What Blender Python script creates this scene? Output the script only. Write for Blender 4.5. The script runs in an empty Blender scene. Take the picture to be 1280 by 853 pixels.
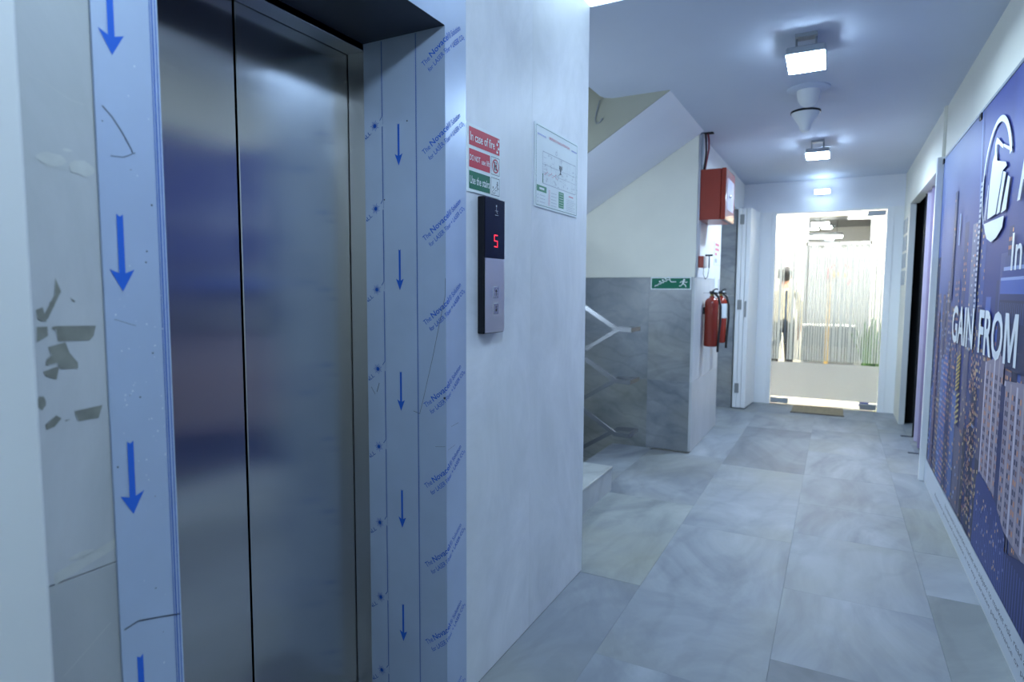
import bpy, bmesh, math, random
from mathutils import Vector, Matrix, Quaternion

SC = bpy.context.scene
COL = SC.collection
PI = math.pi

# ------------------------------------------------------------------ camera
YAW, PIT, ROL, FPX = 0.4830139, 0.0819182, 0.0048626, 772.21
cy, sy = math.cos(YAW), math.sin(YAW)
fw = Vector((-sy * math.cos(PIT), cy * math.cos(PIT), -math.sin(PIT)))
rt = Vector((cy, sy, 0.0))
up = rt.cross(fw)
c_, s_ = math.cos(ROL), math.sin(ROL)
rt, up = rt * c_ + up * s_, up * c_ - rt * s_
cd = bpy.data.cameras.new('camera')
cam = bpy.data.objects.new('camera', cd)
COL.objects.link(cam)
cam.matrix_world = Matrix(((rt.x, up.x, -fw.x, 0), (rt.y, up.y, -fw.y, 0), (rt.z, up.z, -fw.z, 1.35), (0, 0, 0, 1)))
cd.sensor_width = 36.0
cd.lens = FPX / 1280 * 36
cd.clip_start = 0.05
cd.dof.use_dof = True
cd.dof.focus_distance = 2.0
cd.dof.aperture_fstop = 3.2
SC.camera = cam

# ------------------------------------------------------------------ world, exposure, light strengths
w = bpy.data.worlds.new('world')
SC.world = w
w.use_nodes = True
w.node_tree.nodes['Background'].inputs[0].default_value = (0.45, 0.6, 1.0, 1)
w.node_tree.nodes['Background'].inputs[1].default_value = 0.02
SC.view_settings.view_transform = 'Standard'
SC.view_settings.look = 'None'
SC.view_settings.gamma = 1.0
SC.view_settings.use_curve_mapping = False
SC.view_settings.exposure = 1.1
SC.cycles.max_bounces = 10
SC.cycles.diffuse_bounces = 6
SC.cycles.glossy_bounces = 4
SC.cycles.transparent_max_bounces = 16
SC.cycles.caustics_reflective = False
SC.cycles.caustics_refractive = False
SC.cycles.sample_clamp_indirect = 6.0

COOL = (0.575, 0.78, 1.0)
WARM = (1.0, 0.97, 0.91)
E_STAIR_FILL = 42.0
E_FLOOD, E_PANEL, E_RECEP, E_LINE = 84.0, 1.2, 18.0, 20.0

# ------------------------------------------------------------------ helpers
WORLD_LOC = {}


def lin(r, g, b):
    f = lambda v: (v / 255 / 12.92) if v / 255 <= 0.04045 else ((v / 255 + 0.055) / 1.055) ** 2.4
    return (f(r), f(g), f(b))


def tag(o, label=None, cat=None, group=None, kind=None):
    if label: o['label'] = label
    if cat: o['category'] = cat
    if group: o['group'] = group
    if kind: o['kind'] = kind
    return o


def root(name, loc, label=None, cat=None, group=None, kind=None):
    o = bpy.data.objects.new(name, None)
    o.empty_display_size = 0.05
    COL.objects.link(o)
    o.location = loc
    WORLD_LOC[o.name] = Vector(loc)
    return tag(o, label, cat, group, kind)


def mk(name, bm, m, parent=None, smooth=False, center=None):
    """link a bmesh built in world coordinates as ONE object with its origin at its own centre"""
    me = bpy.data.meshes.new(name)
    if center is None:
        xs = [v.co for v in bm.verts]
        lo = Vector([min(v[i] for v in xs) for i in range(3)])
        hi = Vector([max(v[i] for v in xs) for i in range(3)])
        center = (lo + hi) / 2
    center = Vector(center)
    for v in bm.verts: v.co -= center
    bm.normal_update()
    bm.to_mesh(me)
    bm.free()
    if smooth:
        for p in me.polygons: p.use_smooth = True
    for x in (m if isinstance(m, (list, tuple)) else [m]):
        me.materials.append(x)
    o = bpy.data.objects.new(name, me)
    COL.objects.link(o)
    WORLD_LOC[o.name] = center
    if parent is not None:
        o.parent = parent
        o.location = center - WORLD_LOC[parent.name]
    else:
        o.location = center
    return o


def add_box(bm, x0, x1, y0, y1, z0, z1, M=None, bev=0.0, seg=1):
    r = bmesh.ops.create_cube(bm, size=1)
    vs = r['verts']
    for v in vs:
        v.co = Vector((x0 + (v.co.x + .5) * (x1 - x0), y0 + (v.co.y + .5) * (y1 - y0), z0 + (v.co.z + .5) * (z1 - z0)))
    if bev:
        es = list({e for v in vs for e in v.link_edges})
        g = bmesh.ops.bevel(bm, geom=es, offset=bev, segments=seg, affect='EDGES', profile=0.6)
        vs = list({v for f in g['faces'] for v in f.verts} | {v for v in vs if v.is_valid})
    if M is not None:
        for v in vs: v.co = M @ v.co
    return vs


def box(name, x0, x1, y0, y1, z0, z1, m, parent=None, bev=0.0, M=None, seg=1):
    bm = bmesh.new()
    add_box(bm, x0, x1, y0, y1, z0, z1, M, bev, seg)
    return mk(name, bm, m, parent)


def add_lathe(bm, prof, M, n=24, cap=True):
    """prof: list of (radius, height) about local z"""
    rings = []
    for r, h in prof:
        rings.append([bm.verts.new(M @ Vector((r * math.cos(2 * PI * i / n), r * math.sin(2 * PI * i / n), h))) for i in range(n)])
    for a, b in zip(rings, rings[1:]):
        for i in range(n):
            bm.faces.new((a[i], a[(i + 1) % n], b[(i + 1) % n], b[i]))
    if cap:
        bm.faces.new(list(reversed(rings[0])))
        bm.faces.new(rings[-1])


def lathe(name, prof, M, m, parent=None, n=24, smooth=True):
    bm = bmesh.new()
    add_lathe(bm, prof, M, n)
    bmesh.ops.recalc_face_normals(bm, faces=bm.faces)
    o = mk(name, bm, m, parent, smooth)
    if smooth: autosmooth(o)
    return o


def autosmooth(o, ang=40):
    me = o.data
    bm = bmesh.new()
    bm.from_mesh(me)
    for e in bm.edges:
        e.smooth = not (len(e.link_faces) == 2 and e.calc_face_angle(0) > math.radians(ang))
    bm.to_mesh(me)
    bm.free()


def add_tube(bm, pts, r, n=8, flat=None):
    """tube along a polyline; flat=(w,h) makes a rectangular section (h along z)"""
    pts = [Vector(p) for p in pts]
    rings = []
    prev = None
    for i, p in enumerate(pts):
        if i == 0: d = pts[1] - p
        elif i == len(pts) - 1: d = p - pts[i - 1]
        else: d = (pts[i + 1] - p).normalized() + (p - pts[i - 1]).normalized()
        d.normalize()
        ref = Vector((0, 0, 1)) if abs(d.z) < 0.95 else Vector((1, 0, 0))
        a = d.cross(ref).normalized()
        if prev is not None and a.dot(prev) < 0: a = -a
        prev = a
        b = a.cross(d).normalized()
        if flat:
            w_, h_ = flat[0] / 2, flat[1] / 2
            k = 1.0
            if 0 < i < len(pts) - 1:
                cs = max(0.35, math.sqrt(max(0.01, (1 + (pts[i + 1] - p).normalized().dot((p - pts[i - 1]).normalized())) / 2)))
                hz = abs(((pts[i + 1] - p).normalized().cross((p - pts[i - 1]).normalized())).z)
                k = 1 / cs if hz > 0.3 else 1.0
            rings.append([bm.verts.new(p + a * w_ * k * sx + b * h_ * sz) for sx, sz in ((-1, -1), (1, -1), (1, 1), (-1, 1))])
        else:
            rings.append([bm.verts.new(p + (a * math.cos(2 * PI * j / n) + b * math.sin(2 * PI * j / n)) * r) for j in range(n)])
    m_ = len(rings[0])
    for A, B in zip(rings, rings[1:]):
        for j in range(m_):
            bm.faces.new((A[j], A[(j + 1) % m_], B[(j + 1) % m_], B[j]))
    bm.faces.new(list(reversed(rings[0])))
    bm.faces.new(rings[-1])
    bmesh.ops.recalc_face_normals(bm, faces=bm.faces)


def tube(name, pts, r, m, parent=None, n=8, flat=None):
    bm = bmesh.new()
    add_tube(bm, pts, r, n, flat)
    return mk(name, bm, m, parent, smooth=flat is None)


def add_prism(bm, poly, axis, a0, a1):
    """extrude a 2D polygon; axis 'z': (x,y) polygon, 'y': (x,z), 'x': (y,z)"""
    def P(p, a):
        return {'z': (p[0], p[1], a), 'y': (p[0], a, p[1]), 'x': (a, p[0], p[1])}[axis]
    A = [bm.verts.new(P(p, a0)) for p in poly]
    B = [bm.verts.new(P(p, a1)) for p in poly]
    n = len(poly)
    bm.faces.new(A)
    bm.faces.new(list(reversed(B)))
    for i in range(n):
        bm.faces.new((A[i], A[(i + 1) % n], B[(i + 1) % n], B[i]))
    bmesh.ops.recalc_face_normals(bm, faces=bm.faces)


def prism(name, poly, axis, a0, a1, m, parent=None):
    bm = bmesh.new()
    add_prism(bm, poly, axis, a0, a1)
    return mk(name, bm, m, parent)


# flat print: 2-D vertices mapped on a surface
FONTS = {}


def text_geo(s, size, bold=0.0, sx=1.0, shear=0.0):
    cu = bpy.data.curves.new('lettering', 'FONT')
    cu.body = s
    cu.size = size
    cu.offset = bold * size
    cu.shear = shear
    cu.resolution_u = 3
    o = bpy.data.objects.new('lettering', cu)
    COL.objects.link(o)
    bpy.context.view_layer.update()
    dg = bpy.context.evaluated_depsgraph_get()
    me = o.evaluated_get(dg).to_mesh()
    vs = [(v.co.x * sx, v.co.y) for v in me.vertices]
    fs = [tuple(p.vertices) for p in me.polygons]
    o.evaluated_get(dg).to_mesh_clear()
    bpy.data.objects.remove(o)
    bpy.data.curves.remove(cu)
    return vs, fs


def fit_text(s, x0, x1, y0, y1, bold=0.0):
    vs, fs = text_geo(s, 1.0, bold)
    ax, bx = min(v[0] for v in vs), max(v[0] for v in vs)
    ay, by = min(v[1] for v in vs), max(v[1] for v in vs)
    return [(x0 + (v[0] - ax) / (bx - ax) * (x1 - x0), y0 + (v[1] - ay) / (by - ay) * (y1 - y0)) for v in vs], fs


def rect(x0, x1, y0, y1):
    return [(x0, y0), (x1, y0), (x1, y1), (x0, y1)], [(0, 1, 2, 3)]


def poly2(pts):
    return list(pts), [tuple(range(len(pts)))]


def stroke(pts, wd):
    vs, fs = [], []
    for a, b in zip(pts, pts[1:]):
        d = Vector((b[0] - a[0], b[1] - a[1]))
        L = d.length or 1e-6
        n = Vector((-d.y, d.x)) / L * wd / 2
        k = len(vs)
        vs += [(a[0] + n.x, a[1] + n.y), (b[0] + n.x, b[1] + n.y), (b[0] - n.x, b[1] - n.y), (a[0] - n.x, a[1] - n.y)]
        fs.append((k, k + 1, k + 2, k + 3))
    return vs, fs


def arc(cx, cy_, r, a0, a1, wd, n=32, wd2=None):
    vs, fs = [], []
    for i in range(n + 1):
        t = a0 + (a1 - a0) * i / n
        w_ = wd if wd2 is None else wd + (wd2 - wd) * i / n
        for q in (r - w_ / 2, r + w_ / 2):
            vs.append((cx + q * math.cos(t), cy_ + q * math.sin(t)))
    for i in range(n): fs.append((2 * i, 2 * i + 1, 2 * i + 3, 2 * i + 2))
    return vs, fs


def disc(cx, cy_, r, n=20, ry=None):
    ry = ry or r
    return [(cx + r * math.cos(2 * PI * i / n), cy_ + ry * math.sin(2 * PI * i / n)) for i in range(n)], [tuple(range(n))]


def merge(*geos):
    vs, fs = [], []
    for v, f in geos:
        k = len(vs)
        vs += v
        fs += [tuple(i + k for i in q) for q in f]
    return vs, fs


def decal(name, geo, fn, m, parent, cut=None):
    """print lying flat on a surface: fn maps (u, v) to a point; cut: list of u where the surface folds"""
    bm = bmesh.new()
    vv = [bm.verts.new((v[0], v[1], 0)) for v in geo[0]]
    for f in geo[1]:
        try: bm.faces.new([vv[i] for i in f])
        except ValueError: pass
    if cut is not None:
        bmesh.ops.bisect_plane(bm, geom=bm.verts[:] + bm.edges[:] + bm.faces[:], plane_co=(cut, 0, 0), plane_no=(1, 0, 0))
    for v in bm.verts: v.co = Vector(fn(v.co.x, v.co.y))
    return mk(name, bm, m, parent)


# ------------------------------------------------------------------ materials
def new_mat(name):
    m = bpy.data.materials.new(name)
    m.use_nodes = True
    return m, m.node_tree.nodes, m.node_tree.links, m.node_tree.nodes['Principled BSDF']


def setp(b, **k):
    for a, v in k.items():
        a = a.replace('_', ' ')
        if a in b.inputs:
            s = b.inputs[a]
            s.default_value = (*v, 1) if isinstance(v, tuple) and len(v) == 3 and s.type == 'RGBA' else v


def mat(name, col, rough=0.5, metal=0.0, spec=0.5, noise=0.0, nscale=8.0, bump=0.0, emit=None, estr=0.0, coat=0.0, stretch=None):
    m, N, L, b = new_mat(name)
    setp(b, Base_Color=tuple(col), Roughness=rough, Metallic=metal, Specular_IOR_Level=spec, Coat_Weight=coat)
    if emit:
        setp(b, Emission_Color=tuple(emit), Emission_Strength=estr)
    if noise or bump:
        tc = N.new('ShaderNodeTexCoord')
        mp = N.new('ShaderNodeMapping')
        if stretch: mp.inputs['Scale'].default_value = stretch
        nz = N.new('ShaderNodeTexNoise')
        nz.inputs['Scale'].default_value = nscale
        nz.inputs['Detail'].default_value = 5
        L.new(tc.outputs['Object'], mp.inputs[0])
        L.new(mp.outputs[0], nz.inputs['Vector'])
        if noise:
            rp = N.new('ShaderNodeValToRGB')
            rp.color_ramp.elements[0].position = 0.3
            rp.color_ramp.elements[1].position = 0.7
            rp.color_ramp.elements[0].color = (*[c * (1 - noise) for c in col], 1)
            rp.color_ramp.elements[1].color = (*[min(1, c * (1 + noise)) for c in col], 1)
            L.new(nz.outputs['Fac'], rp.inputs[0])
            L.new(rp.outputs[0], b.inputs['Base Color'])
        if bump:
            bp = N.new('ShaderNodeBump')
            bp.inputs['Strength'].default_value = bump
            bp.inputs['Distance'].default_value = 0.004
            L.new(nz.outputs['Fac'], bp.inputs['Height'])
            L.new(bp.outputs[0], b.inputs['Normal'])
    return m


def marble(name, light, dark, stain=None, rough=0.3, scale=1.6, rot=0.5, stain_amt=0.5, stretch=(1, 1, 1), spec=.38, vein=.55, detail=0.62):
    """veined grey marble; every slab is shifted by its own random number and toned by its object colour"""
    m, N, L, b = new_mat(name)
    tc = N.new('ShaderNodeTexCoord')
    oi = N.new('ShaderNodeObjectInfo')
    mul = N.new('ShaderNodeMath'); mul.operation = 'MULTIPLY'; mul.inputs[1].default_value = 37.0
    L.new(oi.outputs['Random'], mul.inputs[0])
    ad = N.new('ShaderNodeVectorMath'); ad.operation = 'ADD'
    L.new(tc.outputs['Object'], ad.inputs[0])
    L.new(mul.outputs[0], ad.inputs[1])
    mp = N.new('ShaderNodeMapping')
    mp.inputs['Rotation'].default_value = (rot * .6, rot * .5, rot)
    mp.inputs['Scale'].default_value = stretch
    L.new(ad.outputs[0], mp.inputs[0])
    n1 = N.new('ShaderNodeTexNoise')
    n1.inputs['Scale'].default_value = scale
    n1.inputs['Detail'].default_value = 9
    n1.inputs['Roughness'].default_value = detail
    n1.inputs['Distortion'].default_value = 1.3
    L.new(mp.outputs[0], n1.inputs['Vector'])
    wv = N.new('ShaderNodeTexWave')
    wv.inputs['Scale'].default_value = scale * 0.9
    wv.inputs['Distortion'].default_value = 9
    wv.inputs['Detail'].default_value = 5
    wv.inputs['Detail Scale'].default_value = 1.6
    L.new(mp.outputs[0], wv.inputs['Vector'])
    r1 = N.new('ShaderNodeValToRGB')
    r1.color_ramp.elements[0].position = 0.32
    r1.color_ramp.elements[1].position = 0.68
    r1.color_ramp.elements[0].color = (*dark, 1)
    r1.color_ramp.elements[1].color = (*light, 1)
    L.new(n1.outputs['Fac'], r1.inputs[0])
    r2 = N.new('ShaderNodeValToRGB')
    r2.color_ramp.elements[0].position = 0.0
    r2.color_ramp.elements[0].color = (.78, .79, .8, 1)
    r2.color_ramp.elements[1].position = 0.28
    r2.color_ramp.elements[1].color = (1, 1, 1, 1)
    L.new(wv.outputs['Fac'], r2.inputs[0])
    mx = N.new('ShaderNodeMix'); mx.data_type = 'RGBA'; mx.blend_type = 'MULTIPLY'
    mx.inputs['Factor'].default_value = vein
    L.new(r1.outputs[0], mx.inputs['A'])
    L.new(r2.outputs[0], mx.inputs['B'])
    out = mx.outputs['Result']
    if stain:
        n2 = N.new('ShaderNodeTexNoise')
        n2.inputs['Scale'].default_value = 1.1
        n2.inputs['Detail'].default_value = 4
        L.new(ad.outputs[0], n2.inputs['Vector'])
        r3 = N.new('ShaderNodeValToRGB')
        r3.color_ramp.elements[0].position = 0.5
        r3.color_ramp.elements[0].color = (0, 0, 0, 1)
        r3.color_ramp.elements[1].position = 0.72
        r3.color_ramp.elements[1].color = (stain_amt,) * 3 + (1,)
        L.new(n2.outputs['Fac'], r3.inputs[0])
        ms = N.new('ShaderNodeMix'); ms.data_type = 'RGBA'; ms.blend_type = 'MIX'
        L.new(r3.outputs[0], ms.inputs['Factor'])
        L.new(out, ms.inputs['A'])
        ms.inputs['B'].default_value = (*stain, 1)
        out = ms.outputs['Result']
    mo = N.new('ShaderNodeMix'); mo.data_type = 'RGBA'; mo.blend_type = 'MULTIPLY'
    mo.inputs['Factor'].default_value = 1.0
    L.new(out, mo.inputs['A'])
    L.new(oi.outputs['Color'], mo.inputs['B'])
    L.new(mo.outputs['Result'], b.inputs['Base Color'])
    mr = N.new('ShaderNodeMapRange')
    mr.inputs['To Min'].default_value = rough * 0.8
    mr.inputs['To Max'].default_value = rough * 1.25
    L.new(n1.outputs['Fac'], mr.inputs['Value'])
    L.new(mr.outputs[0], b.inputs['Roughness'])
    setp(b, Specular_IOR_Level=spec)
    return m


def steel(name, col, rough=0.3, aniso=0.85, tan=1):
    """vertically brushed stainless steel"""
    m, N, L, b = new_mat(name)
    setp(b, Base_Color=col, Metallic=1.0, Roughness=rough, Anisotropic=aniso)
    tc = N.new('ShaderNodeTexCoord')
    mp = N.new('ShaderNodeMapping')
    mp.inputs['Scale'].default_value = (260, 260, 1.2)
    nz = N.new('ShaderNodeTexNoise')
    nz.inputs['Scale'].default_value = 1.0
    nz.inputs['Detail'].default_value = 3
    L.new(tc.outputs['Object'], mp.inputs[0])
    L.new(mp.outputs[0], nz.inputs['Vector'])
    mr = N.new('ShaderNodeMapRange')
    mr.inputs['To Min'].default_value = rough * 0.85
    mr.inputs['To Max'].default_value = rough * 1.15
    L.new(nz.outputs['Fac'], mr.inputs['Value'])
    L.new(mr.outputs[0], b.inputs['Roughness'])
    cv = N.new('ShaderNodeCombineXYZ')
    cv.inputs[tan].default_value = 1.0
    L.new(cv.outputs[0], b.inputs['Tangent'])
    return m


def vcol(name, rough=0.45, spec=0.4):
    m, N, L, b = new_mat(name)
    at = N.new('ShaderNodeAttribute')
    at.attribute_name = 'ink'
    L.new(at.outputs['Color'], b.inputs['Base Color'])
    setp(b, Roughness=rough, Specular_IOR_Level=spec)
    return m


def glass(name, tint=(0.96, 0.98, 0.98), refl=0.06):
    m, N, L, b = new_mat(name)
    N.remove(b)
    tr = N.new('ShaderNodeBsdfTransparent'); tr.inputs[0].default_value = (*tint, 1)
    gl = N.new('ShaderNodeBsdfGlossy'); gl.inputs['Roughness'].default_value = 0.02
    fr = N.new('ShaderNodeFresnel'); fr.inputs[0].default_value = 1.45
    mx = N.new('ShaderNodeMixShader')
    L.new(fr.outputs[0], mx.inputs[0]); L.new(tr.outputs[0], mx.inputs[1]); L.new(gl.outputs[0], mx.inputs[2])
    L.new(mx.outputs[0], N['Material Output'].inputs[0])
    return m


def frosted(name, see=0.25, col=(0.9, 0.93, 0.92)):
    m, N, L, b = new_mat(name)
    N.remove(b)
    tr = N.new('ShaderNodeBsdfTransparent'); tr.inputs[0].default_value = (1, 1, 1, 1)
    df = N.new('ShaderNodeBsdfDiffuse'); df.inputs[0].default_value = (*col, 1)
    tl = N.new('ShaderNodeBsdfTranslucent'); tl.inputs[0].default_value = (*col, 1)
    a = N.new('ShaderNodeMixShader'); a.inputs[0].default_value = 0.65
    c = N.new('ShaderNodeMixShader'); c.inputs[0].default_value = see
    L.new(df.outputs[0], a.inputs[1]); L.new(tl.outputs[0], a.inputs[2])
    L.new(a.outputs[0], c.inputs[1]); L.new(tr.outputs[0], c.inputs[2])
    L.new(c.outputs[0], N['Material Output'].inputs[0])
    return m


M = {}
M['floor'] = marble('floor_marble', (.40, .43, .465), (.22, .245, .28), (.30, .30, .24), rough=0.5, scale=2.0, rot=.6, stain_amt=.45, spec=.25, stretch=(1, .5, 1), vein=.34)
M['wallmarble'] = marble('wall_marble', (.85, .87, .90), (.70, .725, .75), (.66, .69, .66), rough=0.45, scale=2.4, rot=.1, stain_amt=.6, stretch=(1, 1, .55), spec=.3, vein=.18, detail=.72)
M['stepmarble'] = marble('step_marble', (.52, .54, .56), (.40, .42, .44), (.42, .42, .38), rough=0.38, scale=2.0)
M['greymarble'] = marble('stair_marble', (.33, .345, .36), (.19, .21, .235), (.30, .28, .20), rough=0.30, scale=2.2, rot=1.2, stain_amt=.45, stretch=(1, 1, 1.6))
M['dullwhite'] = mat('dull_white_paint', (.62, .63, .63), .6, noise=.02, nscale=4)
M['cream'] = mat('cream_paint', (.84, .82, .72), .6, noise=.03, nscale=3, bump=.03)
M['olive'] = mat('stairwell_paint', (.40, .40, .33), .65, noise=.03, nscale=3)
M['white'] = mat('white_paint', (.80, .81, .82), .55, noise=.02, nscale=4)
M['ceil'] = mat('ceiling_paint', (.54, .59, .70), .7, noise=.02, nscale=2)
M['lavender'] = mat('soffit_paint', (.90, .92, .97), .65, noise=.02, nscale=2)
M['gloss'] = mat('white_gloss_paint', (.92, .93, .94), .3)
M['steel'] = steel('brushed_steel', (.59, .58, .57), .18, .985)
M['steeldark'] = steel('brushed_steel_frame', (.46, .47, .48), .3, .9, tan=0)
M['chrome'] = mat('satin_steel', (.62, .64, .66), .22, 1.0)
M['railsteel'] = mat('rail_steel', (.17, .18, .20), .42, 1.0)
M['film'] = mat('protective_film', (.46, .55, .71), .33, .25, noise=.05, nscale=5, bump=.05)
M['soffit'] = mat('header_shade', (.015, .02, .035), .45)  # near-black base colour carries the shade under the lift header
M['ink'] = mat('blue_ink', (.030, .13, .58), .5, spec=.15)
M['inkthin'] = mat('pale_blue_ink', (.05, .13, .46), .5, spec=.15)
M['scratch'] = mat('dark_scratch', (.05, .06, .09), .6)
M['speck'] = mat('pale_speck', (.80, .84, .9), .5)
M['glue'] = mat('glue_residue', (.20, .205, .18), .7, noise=.2, nscale=30)
M['gluepale'] = mat('faint_residue', (.50, .51, .49), .65, noise=.1, nscale=25)
M['black'] = mat('black_plastic', (.012, .013, .018), .25, spec=.15)
M['blackglass'] = mat('black_display_glass', (.006, .007, .018), .12, spec=.3)
M['panelsteel'] = steel('call_panel_steel', (.86, .86, .90), .4)
M['led'] = mat('red_led', (.3, .01, .01), .4, emit=(1, .02, .05), estr=.9)
M['paper'] = mat('sign_white', (.80, .86, .86), .45, spec=.15)
M['signred'] = mat('sign_red', (.58, .035, .07), .45, spec=.15)
M['signgreen'] = mat('sign_green', (.01, .16, .09), .45, spec=.15)
M['signink'] = mat('sign_black', (.03, .035, .04), .5, spec=.15)
M['signgrey'] = mat('sign_grey_line', (.40, .43, .48), .5)
M['signpink'] = mat('sign_red_print', (.70, .22, .28), .5, spec=.15)
M['signblue'] = mat('sign_blue_print', (.12, .18, .5), .5)
M['red'] = mat('red_enamel', (.32, .036, .018), .35, noise=.05)
M['redgloss'] = mat('red_gloss', (.32, .036, .016), .18, coat=.4)
M['brass'] = mat('brass', (.5, .38, .12), .3, 1.0)
M['rubber'] = mat('black_rubber', (.015, .015, .016), .5)
M['grey'] = mat('grey_plastic', (.33, .36, .40), .4)
M['conduit'] = mat('grey_conduit', (.5, .53, .58), .45)
M['wirered'] = mat('red_cable', (.30, .05, .07), .5)
M['lens'] = mat('flood_lens', (.9, .9, .9), .4, emit=COOL, estr=E_FLOOD)
M['lens_near'] = mat('flood_lens_near', (.9, .9, .9), .4, emit=COOL, estr=E_FLOOD * 0.76)
M['lens_far'] = mat('flood_lens_far', (.9, .9, .9), .4, emit=COOL, estr=E_FLOOD * 1.6)
M['lpanel'] = mat('led_panel', (.9, .9, .9), .4, emit=COOL, estr=E_PANEL)
M['rpanel'] = mat('reception_panel', (.9, .9, .9), .4, emit=WARM, estr=E_RECEP)
M['lline'] = mat('linear_lamp', (.9, .9, .9), .4, emit=WARM, estr=E_LINE)
M['alum'] = mat('grey_aluminium', (.36, .38, .40), .4, .8)
M['glass'] = glass('clear_glass')
M['frost'] = frosted('frosted_film', .10, (.97, .97, .96))
M['strip'] = frosted('strip_film', .12)
M['mat'] = mat('tan_coir', (.30, .25, .17), .9, noise=.25, nscale=60, bump=.4)
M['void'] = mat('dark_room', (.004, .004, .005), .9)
M['curtain'] = mat('lilac_fabric', (.46, .41, .56), .7, noise=.05)
M['curtain_shaded'] = mat('lilac_fabric_shaded', (.24, .19, .32), .7, noise=.05)  # same curtain, darker: fold shading put into the colour of alternate pleats
M['ink_banner'] = vcol('banner_print', .5)
M['bannerwhite'] = mat('banner_white_ink', (.78, .81, .86), .45)
M['bannerback'] = mat('banner_vinyl', (.70, .72, .76), .45)
M['recfloor'] = mat('reception_floor', (.78, .76, .70), .12)
M['recwall'] = mat('reception_wall', (.68, .65, .57), .6)
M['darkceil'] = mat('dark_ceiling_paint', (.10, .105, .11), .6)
M['desk'] = mat('desk_grey', (.16, .17, .18), .5)
M['desktop'] = mat('desk_top', (.55, .55, .52), .4)
M['wood'] = mat('yellow_wood', (.55, .34, .08), .5, noise=.15, nscale=12)
M['leaf'] = mat('leaf_green', (.06, .16, .03), .5, noise=.3, nscale=9)
M['pot'] = mat('green_pot', (.20, .34, .05), .4)
M['bluecloth'] = mat('blue_plastic', (.02, .04, .22), .45)
M['skin'] = mat('skin', (.42, .24, .16), .55)
M['shirt'] = mat('cream_shirt', (.50, .45, .33), .8)
M['trouser'] = mat('black_trousers', (.02, .02, .022), .8)
M['hair'] = mat('black_hair', (.008, .007, .007), .5)
M['orange'] = mat('emblem_orange', (.65, .30, .12), .5)
M['emblemred'] = mat('emblem_red', (.40, .12, .14), .5)
M['glasswhite'] = mat('whiteboard', (.30, .315, .32), .25)

random.seed(7)
ZC = 2.63          # corridor ceiling
XL, XR, YE = -1.04, 0.62, 8.0

# ================================================================== THE SETTING
# ---- floor: slab and marble tiles
floor = root('floor', (0, 3, 0), kind='structure')
bm = bmesh.new()
add_box(bm, XL - .02, 2.0, -3.0, 8.06, -.20, -.012)
add_box(bm, -1.72, XL - .02, 2.72, 8.06, -.20, -.012)
add_box(bm, -3.3, -1.72, 6.43, 8.06, -.20, -.012)
add_box(bm, -3.3, -1.72, 2.72, 3.96, -.20, -.012)
add_box(bm, -1.6, XL - .02, .45, 1.75, -.20, -.012)
mk('floor_slab', bm, mat('screed', (.3, .3, .3), .8), floor)


def tile(x0, x1, y0, y1, tone=1.0, tint=(1, 1, 1)):
    g = 0.0003
    o = box('tile', x0 + g, x1 - g, y0 + g, y1 - g, -.012, random.uniform(-.0004, .0003), M['floor'], floor, bev=.0004)
    o.color = (tone * tint[0], tone * tint[1], tone * tint[2], 1)
    return o


def column(x0, x1, ys, tones):
    for i, (a, b) in enumerate(zip(ys, ys[1:])):
        t = tones[i % len(tones)]
        tile(x0, x1, a, b, t if isinstance(t, (int, float)) else t[0], (1, 1, 1) if isinstance(t, (int, float)) else t[1])


Yel = (1.0, .99, .90)
column(XL, -.745, [-2.5, -1.3, -.1, 1.3, 2.70], [.95, 1, .97, .93])
column(-1.36, -.745, [2.70, 3.90, 5.14], [(1.03, Yel), .90])
column(-1.71, -1.36, [3.96, 4.14, 5.20], [1.0, .92])
column(XL, -.745, [5.14, 6.43], [1.0])
column(-1.72, -.745, [6.43, 7.30, 8.0], [.95, .93])
column(-.745, -.162, [-2.5, -.9, .6, 2.1, 3.56, 4.97, 6.52, 7.35, 8.0], [.95, 1.0, .97, 1.0, 1.06, .74, .95, 1.0])
column(-.162, .41, [-2.5, -1.0, .2, 1.3, 2.37, 2.99, 3.73, 4.28, 4.98, 5.75, 6.68, 7.4, 8.0],
       [.95, 1.0, .95, .72, 1.05, .98, 1.04, 1.02, 1.05, 1.0, .97, 1.0])
column(.41, .64, [-2.5, -1.0, .6, 1.9, 3.22, 3.75, 4.5, 5.36, 6.17, 7.0, 8.0], [.9, .95, .95, (1.0, Yel), .98, (.97, Yel), .93, 1.0, .97, .97])
column(.64, 1.6, [5.3, 6.4, 7.5], [.9])
box('door_sill', -1.52, -1.06, .60, 1.62, -.012, .001, M['alum'], floor)

# ---- left wall with the lift opening; marble slabs hang on a core
wl = root('wall_left', (-1.3, 1.2, 0), kind='structure')
bm = bmesh.new()
add_box(bm, -1.60, -1.06, -3.0, .60, 0, ZC)
add_box(bm, -1.60, -1.06, 1.64, 2.70, 0, ZC)
add_box(bm, -1.60, -1.06, .60, 1.64, 2.22, ZC)
mk('wall_core', bm, M['white'], wl)


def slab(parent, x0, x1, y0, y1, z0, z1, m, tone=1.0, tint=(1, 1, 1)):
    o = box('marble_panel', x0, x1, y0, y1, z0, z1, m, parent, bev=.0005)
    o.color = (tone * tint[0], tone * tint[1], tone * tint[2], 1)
    return o


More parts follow.
